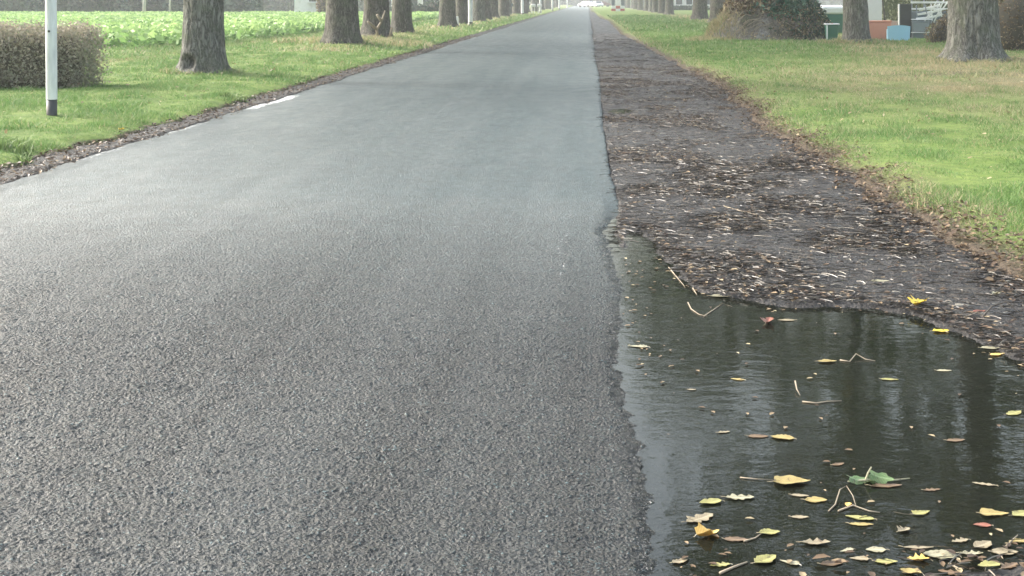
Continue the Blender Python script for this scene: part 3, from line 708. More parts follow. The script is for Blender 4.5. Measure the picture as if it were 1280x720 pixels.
# ------------------------------------------------------------------ bushes and tree belts
def bushmass(name, label, cat, boxes, n_, size, m, group=None, kind=None, core=True, hcore=.86):
    e = empty(name, (boxes[0][0], boxes[0][1], 0), label, cat, group)
    ox, oy = boxes[0][0], boxes[0][1]
    PT = []; TT = []; vol = [b[3] * b[5] + b[3] * b[4] for b in boxes]; S = sum(vol)
    mb = MB()
    for b, v_ in zip(boxes, vol):
        cx, cy, cz, rx, ry, rz_ = b; k = int(n_ * v_ / S)
        d = RNG.normal(size=(k, 3)); d /= np.linalg.norm(d, axis=1)[:, None]
        lump = 1 + .35 * (fbm(d[:, 0] * 3 + cx * 7, d[:, 2] * 3 + d[:, 1] * 2, 5) - .5)
        rr = (RNG.uniform(.80, 1.06, k) * lump)[:, None]
        p = d * rr * np.array([rx, ry, rz_]) + np.array([cx - ox, cy - oy, cz]); p[:, 2] = np.maximum(p[:, 2], .03 + .1 * RNG.random(k))
        PT.append(p); TT.append(np.clip(.35 + .35 * (lump - 1) * 5 + RNG.normal(size=k) * .22, 0, 1))
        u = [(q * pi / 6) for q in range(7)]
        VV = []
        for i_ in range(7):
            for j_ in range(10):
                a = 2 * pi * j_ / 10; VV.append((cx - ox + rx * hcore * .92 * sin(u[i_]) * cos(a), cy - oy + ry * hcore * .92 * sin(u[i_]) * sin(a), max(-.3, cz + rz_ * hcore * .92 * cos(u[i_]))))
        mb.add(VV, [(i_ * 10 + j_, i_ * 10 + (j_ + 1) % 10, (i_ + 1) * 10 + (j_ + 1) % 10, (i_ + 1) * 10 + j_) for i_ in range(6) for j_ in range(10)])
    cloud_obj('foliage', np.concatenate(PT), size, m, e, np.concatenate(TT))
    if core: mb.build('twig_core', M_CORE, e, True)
    return e
def belt(name, label, x0, x1, y, h, n_, size, m, depth=4, seed=1):
    rng = np.random.default_rng(seed); k = int(abs(x1 - x0) / (h * .45)) + 1; PT = []; TT = []; mb = MB()
    for i in range(k):
        cx = x0 + (x1 - x0) * (i + .5) / k + rng.uniform(-1, 1); hh = h * rng.uniform(.75, 1.2); r = h * .42
        nn = n_ // k; d = rng.normal(size=(nn, 3)); d /= np.linalg.norm(d, axis=1)[:, None]; d[:, 1] = -np.abs(d[:, 1])
        lump = 1 + .5 * (fbm(d[:, 0] * 3 + cx, d[:, 2] * 4 + 3, 5) - .5); cy = y + rng.uniform(-1, 1) * depth * .3
        p = d * (rng.uniform(.85, 1.08, nn) * lump)[:, None] * np.array([r, depth * .5, hh * .55]) + np.array([cx, cy, hh * .5]); p[:, 2] = np.maximum(p[:, 2], .1)
        PT.append(p); TT.append(np.clip(rng.uniform(.1, .6) + (lump - 1) * 2 + rng.normal(size=nn) * .2, 0, 1))
    # the lumpy dark mass of stems inside
    xs_ = np.linspace(x0, x1, max(8, int(abs(x1 - x0) / (h * .3)))); zs_ = np.linspace(-.3, h * .95, 7)
    V, Fc, A = leafcloud(np.concatenate(PT), size, .4, np.concatenate(TT))
    X_, Z_, Fq = grid(xs_, zs_); Y_ = y + .4 + .8 * depth * (Z_ / h) ** 2 * .4 + depth * .25 * fbm(X_ * .4, Z_, seed)
    Z_ = Z_ * (1 - .25 * vn(X_ * .35, 0 * X_, seed))
    W = np.stack([X_, Y_, Z_], 1); W2 = W.copy(); W2[:, 1] += depth * .6
    Vc = np.concatenate([V, W, W2]); tc = np.concatenate([A['tint'], np.zeros(len(W) * 2)])
    Fc = np.concatenate([Fc, Fq + len(V), Fq[:, ::-1] + len(V) + len(W)])
    tag(link(name, mesh_np(name, Vc, Fc, False, m, {'tint': tc})), label, 'trees', None, 'stuff')
belt('tree_belt', 'dark blue-green belt of trees and bushes along the far side of the field', -72, -31.5, 128, 5.5, 26000, .26, M_BELT, 5, 4)
belt('tree_belt', 'hazy mass of trees closing the view behind the far end of the avenue', -150, 60, 470, 16, 15000, .9, M_BELT, 14, 5)
belt('tree_belt', 'hazy far trees behind the lawn right of the avenue', 14, 180, 400, 15, 12000, .9, M_BELT, 14, 6)
belt('tree_belt', 'far green scrub behind the left houses', -60, -9.5, 190, 4.5, 16000, .35, M_BELT, 5, 7)
belt('tree_belt', 'pale green garden shrubs behind the yard with the boxes', 16, 44, 72, 4.5, 26000, .12, M_PALEB, 4, 8)
bushmass('garden_hedge', 'dark rounded hedge in front of the left white house, seen through the trunk gap', 'hedge',
         [(pX(519, 124), 124, .5, 1.6, 1, .7), (pX(533, 124), 124, .45, 1.6, 1, .6), (pX(546, 124), 124, .65, 1.4, 1, .95), (pX(556, 124), 124, .6, 1.2, 1, .9), (pX(505, 124), 124, .6, 1.4, 1, .8)], 7000, .10, M_DARKB)
bushmass('brown_bush', 'brownish bush right of the pale gabled building beyond the field', 'bush', [(pX(407, 117), 117, .9, .75, .8, 1.5), (pX(416, 117), 117, .9, .8, .8, 1.3)], 2600, .10, M_BROWNB)
bushmass('twiggy_shrub', 'brown twiggy shrub right behind the massive nearest right-row tree', 'shrub',
         [(pX(1285, 36), 36.5, .75, 1.0, .9, 1.1), (pX(1318, 37), 37.5, .9, 1.2, 1, 1.5), (pX(1262, 37), 38, .5, .6, .7, .9)], 9000, .035, M_BROWNB)
bushmass('low_shrub', 'low greyish shrub between the shelf rack and the massive right tree', 'shrub',
         [(pX(1175, 43), 43, .3, .45, .4, .5), (pX(1190, 43), 43.4, .4, .4, .4, .7)], 3200, .03, M_BROWNB)
for px, D_, w_, lab in ((180, 118, .16, 'white birch trunk in front of the dark belt, leftmost of the three'), (212, 120, .09, 'thin pale birch trunk, middle one of the three before the belt'),
                   (236, 114, .15, 'white birch trunk just left of the stout hollow-footed tree')):
    e = empty('birch_tree', (pX(px, D_), D_, 0), lab, 'tree', 'birches before the far belt')
    m = MB(); m.tube([(0, 0, -.2), (.05, 0, 2), (.0, .1, 4), (.2, 0, 7)], [w_, w_ * .85, w_ * .6, w_ * .15], 10); m.build('trunk', M_BIRCH, e, True)
    q = RNG.normal(size=(900, 3)) * np.array([.9, .9, 1.3]) + np.array([0, 0, 5.8]); cloud_obj('crown', q, .12, M_PALEB, e)

# ------------------------------------------------------------------ houses
def house(name, label, cx, cy, w_, d_, h_, wins, roof_h=2.5, wall=None):
    e = empty(name, (cx, cy, 0), label, 'house')
    m = MB(); m.box((0, 0, h_ / 2 - .1), (w_, d_, h_ + .2)); wl = m.build('wall', wall or M_WALLW, e)
    m = MB(); a, b = w_ / 2 + .3, d_ / 2 + .4
    m.add([(-a, -b, h_ + .02), (a, -b, h_ + .02), (a, b, h_ + .02), (-a, b, h_ + .02), (-a, 0, h_ + roof_h), (a, 0, h_ + roof_h)], [(0, 1, 5, 4), (2, 3, 4, 5), (0, 4, 3), (1, 2, 5), (0, 3, 2, 1)])
    rf = m.build('roof', M_ROOF, e)
    m = MB(); m.box((w_ * .25, 0, h_ + roof_h), (.6, .6, 1.4)); m.build('chimney', M_ROOF, rf)
    for (wx, wz, ww, wh) in wins:
        m = MB(); y0 = -d_ / 2 - .03
        for (ax, az, aw, ah) in ((0, wh / 2, ww + .12, .1), (0, -wh / 2, ww + .12, .1), (-ww / 2, 0, .1, wh - .1), (ww / 2, 0, .1, wh - .1)):
            m.box((wx + ax, y0, wz + az), (aw, .10, ah))
        f = m.build('window', M_WHITE, e)
        m = MB(); m.box((wx, y0 + .02, wz), (ww - .1, .04, wh - .1)); m.build('pane', M_GLASS, f)
        m = MB(); m.box((wx, y0 - .08, wz - wh / 2 - .09), (ww + .2, .2, .07)); m.build('sill', M_WALLW, f)
    return e
D = 212
house('house', 'white house with dark windows behind the lawn, seen through the gap in the right row', pX(870, D), D, 12, 7, 4.6,
      [(pX(847, D) - pX(870, D), 1.75, 1.05, 1.7), (pX(859.5, D) - pX(870, D), 1.75, 1.0, 1.7), (-5.0, 1.75, .9, 1.7), (1.8, 1.75, 1.1, 1.7), (4.4, 1.75, 1.1, 1.7)], 3)
e = bushmass('low_hedge', 'low dark hedge in front of the right white house', 'hedge', [(pX(px, 205), 205, .25, 1.4, .6, .55) for px in (838, 846, 854, 862, 870, 878)], 4000, .12, M_DARKB)
D = 140
house('house', 'white house with dark window openings behind the rounded hedge on the left', pX(540, D), D, 7.5, 6, 4.2,
      [(-1.55, 1.55, 1.0, 1.7), (.0, 1.75, 1.2, 1.4), (-3.0, 1.7, .7, 1.3), (2.2, 1.7, 1.2, 1.4)], 2.6)
D = 119
house('shed', 'pale grey gabled outbuilding beyond the field, left of the second left-row tree', pX(385, D), D + 2, 2.6, 3, 2.4, [(.3, 1.6, .7, .5)], 1.2, M_WHITE)['category'] = 'shed'

# ------------------------------------------------------------------ branch heap
HX0, HD = pX(966, 46), 46.8
e = empty('branch_heap', (HX0, HD, .05), 'tall heap of earth, cut branches and evergreen clippings on the right lawn', 'heap')
na, nr = 80, 34
V = []; Fs = []
def heap_h(x, y):
    r = np.hypot(x / 2.25, y / 1.6); b = 2.9 * np.clip(1 - r, 0, 1) ** .8
    sh = np.clip(1.0 - .8 * np.clip(x / 2.3, -1, 1) * 0, 0, 1)
    return b * (1 + .45 * (fbm(x * 1.8 + 9, y * 1.3, 71) - .5)) + .30 * (fbm(x * 5 + 3, y * 5, 72) - .5) * (b > .02)
u = np.linspace(-2.3, 2.3, 120); v = np.linspace(-1.65, 1.65, 80); X, Y, Fc = grid(u, v); Z = heap_h(X, Y) - .03
n = N('heap_earth'); P_ = n.coord('Object'); a = n.noise(P_, 1.6, 4); b = n.noise(P_, 14, 5, .7)
c = n.ramp(a, [(.35, (.30, .29, .285)), (.5, (.20, .18, .15)), (.65, (.09, .09, .06))]); c = n.mix(n.ramp(b, [(.4, .6), (.6, 0)]), c, (.03, .027, .02))
n.set(c, .9); n.bump(b, 1, .08); M_HEAP = n.m
link('earth', mesh_np('earth', np.stack([X, Y, Z], 1), Fc, True, M_HEAP), e)
def on_heap(k, x0, x1, zmin=0, zmax=9):
    x = RNG.uniform(x0, x1, k * 4); y = RNG.uniform(-1.6, .3, k * 4); z = heap_h(x, y); q = (z > zmin) & (z < zmax) & (z > .03); return np.stack([x, y, z], 1)[q][:k]
# evergreen clippings, brown clippings, dry grass
def clip(n_, cx, cz, sx, sz, size, m, name, tintlo=0):
    x = cx + RNG.normal(size=n_ * 3) * sx; y = RNG.uniform(-1.5, .4, n_ * 3); z = heap_h(x, y)
    q = (np.abs(z - cz) < sz * (1 + .5 * RNG.random(len(z)))) & (z > .05)
    P = np.stack([x, y, z + RNG.random(len(x)) ** 2 * .34], 1)[q][:n_]
    cloud_obj(name, P, size, m, e, np.clip(tintlo + RNG.random(len(P)) ** 1.3, 0, 1))['kind'] = 'stuff'
clip(3000, .55, 1.55, .5, .55, .09, M_CONIF, 'evergreen_clippings')
clip(1500, 1.5, .9, .6, .9, .07, M_DARKB, 'green_clippings')
clip(900, 1.5, .8, .45, .9, .06, M_PALEB, 'mixed_clippings')
clip(2400, -.65, 1.6, .55, .5, .08, M_BROWNB, 'brown_clippings', .1)
clip(900, 1.0, .5, .6, .35, .045, M_BROWNB, 'brown_clippings')
P = on_heap(3500, -2.3, -1.2); 
bx, by = RNG.normal(-1.95, .42, 6000), RNG.uniform(-1.5, .5, 6000); bz = np.maximum(heap_h(bx, by), 0)
V, Fc, A = blades(bx, by, bz - .02, .06 + .18 * RNG.random(6000), .018 + 0 * bx, 1, 1.2, {'tint': RNG.random(6000), 'dry': np.where(RNG.random(6000) < .75, .95, .2)})
link('dry_grass', mesh_np('dry_grass', V, Fc, False, M_BLADE, A), e)
br = MB(); random.seed(3)
for k in range(90):
    x = random.uniform(-1.6, 2.0); y = random.uniform(-1.5, -.1); z = float(heap_h(np.array(x), np.array(y)))
    if z < .05: continue
    a = random.uniform(-.7, .7) + (pi if random.random() < .5 else 0); L = random.uniform(.25, .8); pts = []
    for q in range(5):
        t = q / 4 - .5; xx = x + L * t * cos(a); yy = y + L * t * sin(a) * .4; pts.append((xx, yy, float(max(heap_h(np.array(xx), np.array(yy)), 0)) + .03 + random.uniform(0, .05)))
    br.tube(pts, [.013, .012, .011, .009, .005], 5)
for k in range(46):
    x = random.uniform(-1.3, 1.7); y = random.uniform(-.7, .1); z = float(heap_h(np.array(x), np.array(y))); a = random.uniform(.3, 2.8); L = random.uniform(.25, .6)
    br.tube([(x, y, z - .1), (x + .3 * L * cos(a), y - .1, z + .4 * L * sin(a)), (x + L * cos(a), y - .15, z + .75 * L * sin(a))], [.012, .009, .004], 5)
o = br.build('branches', M_TWIG, e); o['kind'] = 'stuff'
lg = MB(); lg.tube([(-1.55, -.75, .72), (-1.25, -.85, .82), (-.8, -.88, .88), (-.35, -.85, 1.0)], [.03, .028, .025, .02], 7); lg.build('branch', M_TWIG, e, True)
gt = on_heap(500, -1.2, 1.2, 0, .35); cloud_obj('pale_rubble', gt + np.array([0, -.02, .03]), .035, M_LITTER, e, np.clip(.7 + .3 * RNG.random(len(gt)), 0, 1))['kind'] = 'stuff'

# ------------------------------------------------------------------ yard things
def bin_(x, y, s, lab):
    e = empty('wheelie_bin', (x, y, .08), lab, 'bin')
    m = MB(); m.box((0, 0, .33 * s), (.44 * s, .42 * s, .58 * s), taper=.82, bev=.03); m.build('body', M_GREENP, e)
    m = MB(); m.box((0, -.01, .635 * s), (.50 * s, .48 * s, .045 * s), bev=.02); ld = m.build('lid', M_LIDW, e)
    m = MB(); m.box((-.2 * s, -.22 * s, .35 * s), (.05 * s, .012, .5 * s), bev=.005); m.build('side_strip', M_LIDW, e)
    m = MB(); m.tube([(-.18 * s, .26 * s, .6 * s), (.18 * s, .26 * s, .6 * s)], .015, 6); m.build('handle', M_BLACK, e)
    for q in (-1, 1):
        m = MB(); m.tube([(q * .19 * s, .17 * s, .06 * s), (q * .23 * s, .17 * s, .06 * s)], .06 * s, 14); m.build('wheel', M_TYRE, e)
    m = MB(); m.tube([(0, -.1 * s, .655 * s), (0, -.1 * s, .68 * s)], .025, 8); m.build('knob', M_RED, ld)
bin_(pX(1039.5, 44.5), 44.5, .92, 'small green wheelie bin with white lid in front of the branch heap')
D = 56
e = empty('storage_box', (pX(1040, D), D, .05), 'green garden storage box with pale sloping lid behind the small bin', 'box')
m = MB(); m.box((0, 0, .42), (.9, .6, .84), bev=.03); m.build('body', M_GREENP, e)
m = MB(); m.box((0, 0, 1.02), (.98, .7, .30), bev=.06, rx=.1); m.build('lid', M_LIDW, e)
D = 50
e = empty('white_pillar', (pX(1091, D), D, .05), 'pale white pillar behind the salmon box', 'pillar')
m = MB(); m.box((0, 0, 1.4), (.60, .35, 2.8), bev=.02); m.build('shaft', M_WHITE, e)
m = MB(); m.box((0, 0, 2.84), (.7, .45, .08), bev=.02); m.build('cap', M_WHITE, e)
D = 47
e = empty('salmon_box', (pX(1097, D), D, .03), 'salmon pink plastic box behind the right-row tree, left of the blue tub', 'box', rz=.05)
m = MB(); m.box((0, 0, .34), (.84, .5, .66), bev=.03); m.build('body', M_SALMON, e)
m = MB(); m.box((0, 0, .69), (.88, .54, .05), bev=.015); m.build('rim', M_SALMON, e)
e = empty('plank', (pX(1113, D + .5), D + .5, .03), 'pale pinkish board leaning between the salmon box and the blue tub', 'board')
m = MB(); m.box((0, 0, .34), (.5, .04, .68), bev=.01, rx=-.1); m.build('board_face', mat_plain('pale_board', (.55, .38, .30), .7), e)
m = MB(); m.box((0, .03, .69), (.5, .06, .03), bev=.01); m.build('board_edge', mat_plain('board_edge', (.5, .42, .33), .7), e)
# blue tub: half-round shell, arched top and bottom
D = 45.6
e = empty('blue_tub', (pX(1123.5, D), D, .03), 'pale blue curved plastic tub standing on the lawn in front of the black panel', 'tub')
V = []; Fs = []; na_ = 24
for side, rr in ((0, 1.0), (1, .94)):
    for iz in range(5):
        z = iz / 4
        for k in range(na_ + 1):
            t = -1 + 2 * k / na_; wv_ = (.36 + .03 * z) * rr
            V.append((t * wv_, -.10 * (1 - t * t) * rr + (.0 if side == 0 else .03), .02 + .05 * (1 - t * t) + z * (.52 - .01 * (1 - t * t)) - (0 if side == 0 else .02 * (z > .9))))
W = na_ + 1
for side in (0, 1):
    b = side * 5 * W
    for iz in range(4):
        for k in range(na_):
            q = (b + iz * W + k, b + iz * W + k + 1, b + (iz + 1) * W + k + 1, b + (iz + 1) * W + k); Fs.append(q if side == 0 else q[::-1])
m = MB(); m.add(V, Fs); m.build('shell', M_BLUE, e, True)
m = MB(); m.box((0, .16, .27), (.70, .30, .42), bev=.05); m.build('back_shell', M_BLUE, e)
D = 48
e = empty('black_panel', (pX(1132, D), D, .03), 'upright black rectangular panel behind the blue tub', 'panel')
m = MB(); m.box((0, 0, .70), (.40, .10, 1.18), bev=.015); m.build('face', M_BLACK, e)
m = MB(); m.box((-.235, .0, .66), (.05, .08, 1.25), bev=.01); m.build('frame', M_WHITE, e)
e = empty('shelf_rack', (pX(1151, D), D, .03), 'low grey shelf rack right of the blue tub', 'rack')
for sx in (-.33, .33):
    for sy in (-.2, .2): m = MB(); m.tube([(sx, sy, 0), (sx, sy, .75)], .014, 6); m.build('leg', M_GREYP, e)
for z in (.28, .74): m = MB(); m.box((0, 0, z), (.72, .46, .025), bev=.005); m.build('shelf', M_LIDW, e)
m = MB(); m.box((0, 0, .14), (.62, .38, .22), bev=.03); tag(m.build('dark_crate', M_SLATE, None, loc=(pX(1151, D), D, .03)), 'dark slate crate under the lowest shelf of the grey rack', 'crate')
e = empty('grey_crate', (pX(1149, D), D, .03), 'blue-grey plastic crate on the lower shelf of the rack', 'crate')
m = MB(); m.box((0, -.02, .48), (.56, .40, .36), bev=.03, taper=.92); m.build('body', M_GREYP, e)
m = MB(); m.box((0, -.02, .665), (.6, .44, .03), bev=.01); m.build('rim', M_GREYP, e)
# white folding garden chairs leaning on the rack
for q, (dx, dz, ang) in enumerate(((-.05, .80, .55), (.30, .86, .75))):
    e = empty('folding_chair', (pX(1157, D) + dx, D - .1, dz), ['white folded garden chair lying tilted on top of the rack, left one', 'white folded garden chair leaning right of the rack, legs sloping down'][q], 'chair', 'white folded chairs')
    e.rotation_euler = (.12, -.10 - .12 * q, .1 * q)
    for k in range(3): m = MB(); m.box((.02 * k, 0, .02 + k * .17), (.62 - .08 * k, .03, .075), bev=.008, ry=-.06 * k); m.build('slat', M_WHITE, e)
    for s in (-1, 1): m = MB(); m.box((s * .26, .03, .2), (.04, .03, .6), bev=.008); m.build('side_rail', M_WHITE if s > 0 else M_GREYP, e)
    m = MB(); m.box((.12, -.05, .12), (.04, .03, 1.15), bev=.008, ry=.62); m.build('leg', M_WHITE, e)
    m = MB(); m.box((.30, -.05, .22), (.045, .03, .7), bev=.008, ry=.85); m.build('leg', M_WHITE, e)
D = 49.5
e = empty('garden_trailer', (pX(1163, D), D, .05), 'dark grey flat trailer with pale rails behind the shelf rack, mostly behind the massive tree', 'trailer')
m = MB(); m.box((0, .3, .75), (1.5, .8, .5), bev=.04); m.build('body', M_SLATE, e)
for z in (1.08, 1.32): m = MB(); m.box((0, -.12, z), (1.5, .04, .07), bev=.01); m.build('rail', M_WHITE, e)
for sx in (-.7, -.25, .25, .7): m = MB(); m.box((sx, -.07, 1.2), (.05, .04, .55), bev=.01); m.build('upright', M_GREYP, e)
for sx in (-.5, .5): m = MB(); m.tube([(sx, -.1, .27), (sx, .05, .27)], .27, 16); m.build('wheel', M_TYRE, e)
e = empty('young_tree', (pX(1104, 52), 52, 0), 'thin dark sapling stem between the white pillar and the black panel', 'tree')
m = MB(); m.tube([(.08, 0, 0), (.05, 0, .8), (-.03, 0, 1.5), (-.05, .1, 3)], [.05, .045, .035, .02], 8); m.build('trunk', M_BARKD, e, True)
q = RNG.normal(size=(700, 3)) * np.array([.5, .5, .7]) + np.array([0, 0, 3]); cloud_obj('crown', q, .06, M_PALEB, e)
# pallet / board beside right tree at frame edge handled by shrub

# ------------------------------------------------------------------ cars at the far end
def car(x, y, rz, lab, paint):
    e = empty('parked_car', (x, y, .02), lab, 'car', 'cars at the far end of the road', rz)
    prof = [(-2.1, .35), (-2.12, .75), (-1.9, .92), (-1.55, .98), (-1.0, 1.42), (.6, 1.46), (1.15, 1.02), (1.95, .88), (2.15, .6), (2.12, .35)]
    V = []; 
    for yy, k in ((-.85, 1), (.85, 1)):
        V += [(px_, yy * (.86 if pz > 1.1 else 1), pz) for px_, pz in prof]
    L = len(prof); m = MB(); m.add(V, [tuple(range(L)), tuple(reversed(range(L, 2 * L)))] + [(i, i + L, (i + 1) % L + L, (i + 1) % L) for i in range(L)]); m.build('body', paint, e)
    m = MB()
    for s in (-1, 1): m.add([(-1.35, s * .80, 1.02), (1.0, s * .80, 1.02), (.55, s * .765, 1.36), (-.95, s * .765, 1.36)], [(0, 1, 2, 3)])
    m.build('side_windows', M_GLASS, e)
    m = MB(); m.add([(1.17, -.7, 1.04), (1.17, .7, 1.04), (.64, .62, 1.43), (.64, -.62, 1.43)], [(0, 1, 2, 3)]); m.build('windscreen', M_GLASS, e)
    for sx in (-1.35, 1.35):
        for s in (-1, 1): m = MB(); m.tube([(sx, s * .70, .32), (sx, s * .88, .32)], .32, 16); m.build('wheel', M_TYRE, e)
    for s in (-1, 1): m = MB(); m.box((2.1, s * .6, .68), (.08, .3, .14), bev=.02); m.build('headlight', M_LIDW, e)
car(pX(733, 330), 330, 2.4, 'white car turning at the far end of the road', M_CARW)
car(pX(753, 345), 345, .1, 'brownish car parked side-on right of the far road end', M_CARR)
car(pX(747, 325), 325, -1.3, 'small pale car in front of the brownish one at the far road end', M_CARW)

# ------------------------------------------------------------------ litter on the shoulder
def strands(k, X, Y, Z, L, W, m_, name, lab, tint):
    a = RNG.normal(0, .55, k) + np.where(RNG.random(k) < .5, 0, pi); cv = RNG.normal(0, .65, k); ns = 3
    px_, py_ = X.copy(), Y.copy(); V = []; z0 = Z
    lift = RNG.random(k) * .006
    for i in range(ns + 1):
        t = i / ns; ww = W * (1 - .6 * t) / 2
        nx, ny = -np.sin(a), np.cos(a)
        zz = z0 + .004 + lift * sin(pi * t)
        V.append(np.stack([px_ + nx * ww, py_ + ny * ww, zz + .0015], 1)); V.append(np.stack([px_ - nx * ww, py_ - ny * ww, zz - .001], 1))
        px_ = px_ + np.cos(a) * L / ns; py_ = py_ + np.sin(a) * L / ns; a = a + cv / ns
    V = np.stack(V, 1); q = np.arange(k)[:, None] * (2 * (ns + 1))
    Fc = np.concatenate([q + np.array([[2 * i, 2 * i + 1, 2 * i + 3, 2 * i + 2]]) for i in range(ns)])
    V = V.reshape(-1, 3)
    o = link(name, mesh_np(name, V, Fc, False, m_, {'tint': np.repeat(tint, 2 * (ns + 1))})); tag(o, lab, 'litter', None, 'stuff')
def shoulder_pts(k, y0, y1, pw=1.3, cl=.45):
    y = y0 + (y1 - y0) * RNG.random(k * 4) ** pw; x = RNG.random(k * 4) * 2.3 + .1
    q = (x > road_r(y) + .01) & (x < edge_r(y) + .1) & (RNG.random(len(x)) < sst(66, 34, y)) & (sdf(x, y) > .0) & (RNG.random(len(x)) < .15 + sst(cl, cl + .2, fbm(x * 2.2, y * 1.4, 83)) + .6 * sst(.25, .02, sdf(x, y)))
    x, y = x[q][:k], y[q][:k]; return x, y, h_sh(x, y) + .010
x, y, z = shoulder_pts(32000, 5.2, 62, 2.2); k = len(x)
strands(k, x, y, z, RNG.uniform(.015, .05, k) * (1 + 1.6 * RNG.random(k) ** 4) * (.8 + y / 30), RNG.uniform(.0012, .005, k) * (.7 + y / 14), M_STRAND, 'shoulder_litter', 'wet twigs and dead stalks strewn over the muddy shoulder', np.clip(RNG.random(k) ** 1.7 + .03, 0, 1))
x, y, z = shoulder_pts(5500, 5.3, 12, 1.0, .46); k = len(x)
strands(k, x, y, z + .004, RNG.uniform(.03, .13, k), RNG.uniform(.0012, .0034, k), M_STRAND, 'straw_litter', 'matted pale straw and pine-needle strands lying in clumps just beyond the puddle', np.clip(.1 + .85 * RNG.random(k) ** 1.8, 0, 1))
# curled small leaves: bank along the grass edge and scattered
def small_leaves(name, lab, X, Y, Z, size, tint, m_=M_LITTER, tilt=.5):
    k = len(X); a = RNG.uniform(0, 2 * pi, k); s = size
    ux, uy = np.cos(a), np.sin(a); vx, vy = -uy, ux; tz = RNG.normal(0, tilt, k) * .5; tz2 = RNG.normal(0, tilt, k) * .5
    def P(u, v, c): return np.stack([X + (ux * u + vx * v) * s, Y + (uy * u + vy * v) * s, Z + .006 + (u * tz + v * tz2) * s + c * s + np.abs(tz + tz2) * s * .4], 1)
    V = np.stack([P(-.5, 0, 0), P(-.15, -.24, .10), P(.25, -.2, .08), P(.5, 0, .02), P(.25, .2, .12), P(-.15, .24, .1), P(.05, 0, -.01)], 1).reshape(-1, 3)
    q = np.arange(k)[:, None] * 7
    Fc = np.concatenate([q + np.array([[6, i, (i + 1) % 6]]) for i in range(6)])
    o = link(name, mesh_np(name, V, Fc, False, m_, {'tint': np.repeat(tint, 7)})); tag(o, lab, 'leaves', None, 'stuff')
k = 8500; y = 5.5 + 22 * RNG.random(k) ** 1.3; x = edge_r(y) + RNG.normal(.06, .13, k) + .06 * sst(10, 7, y); z = np.maximum(h_sh(x, y), h_g(x, y)) + .008
tt = np.clip(.15 + .5 * RNG.random(k) + .25 * RNG.normal(size=k) * .5, 0, 1)
small_leaves('edge_leaves', 'band of brown dead leaves along the right grass edge', x, y, z, RNG.uniform(.012, .045, k), tt, tilt=.55)
x, y, z = shoulder_pts(11000, 5, 30, 1.6, .5); k = len(x)
small_leaves('shoulder_leaves', 'small dead leaves scattered on the muddy shoulder', x, y, z, RNG.uniform(.010, .042, k), np.clip(RNG.random(k) ** 2.2 * .9, 0, 1), tilt=.25)
k = 5200; y = 9.5 + 45 * RNG.random(k) ** 1.6; x = edge_l(y) + RNG.uniform(-.05, .45, k); z = np.full(k, .03)
small_leaves('left_edge_leaves', 'dark dead leaves and debris along the left road edge', x, y, z, RNG.uniform(.02, .05, k), np.clip(RNG.random(k) ** 2.6 * .8, 0, 1), tilt=.6)
k = 1500; y = 8 + 34 * RNG.random(k); x = np.where(RNG.random(k) < .6, RNG.uniform(2.3, 14, k), RNG.uniform(-14, -5.1, k)); q = in_view(x, y); x, y = x[q], y[q]; z = h_g(x, y) + .03
small_leaves('lawn_leaves', 'pale fallen leaves dotted over both grass verges', x, y, z, RNG.uniform(.03, .06, len(x)), np.clip(.6 + .4 * RNG.random(len(x)), 0, 1), tilt=.8)
# floating bits and near bottom shoreline debris
k = 1500; x = RNG.uniform(.1, 2.3, k); y = RNG.uniform(3.1, 7.5, k); s = sdf(x, y)
q = (s < -.01) & (RNG.random(k) < .10 + .9 * sst(.22, .02, -s) * (y > 5) + .8 * sst(3.8, 3.3, y)); x, y = x[q], y[q]
small_leaves('floating_bits', 'tiny bits of dead leaf floating on the puddle', x, y, np.full(len(x), WZ - .002), RNG.uniform(.01, .03, len(x)), np.clip(.2 + .8 * RNG.random(len(x)), 0, 1), tilt=.05)
k = 560; x = RNG.uniform(.45, 2.3, k); y = 3.30 + RNG.normal(0, .16, k); q = (y < 3.55 + (x - 1.2) * .08) & (RNG.random(k) < sst(.3, 1.3, x)); x, y = x[q], y[q]
z = np.maximum(h_sh(x, y), WZ) + .004
small_leaves('near_shore_leaves', 'matted dead leaves on the near shore of the puddle', x, y, z, RNG.uniform(.012, .045, len(x)), np.clip(RNG.random(len(x)) ** 1.6, 0, 1), tilt=.12)
x = RNG.uniform(.75, 2.3, 220); y = 3.32 + RNG.normal(0, .12, 220); z = np.maximum(h_sh(x, y), WZ) + .012
strands(220, x, y, z, RNG.uniform(.03, .10, 220), RNG.uniform(.0015, .0035, 220), M_STRAND, 'near_shore_stalks', 'pale stalks in the leaf mat on the near shore of the puddle', np.clip(.1 + .9 * RNG.random(220) ** 1.5, 0, 1))

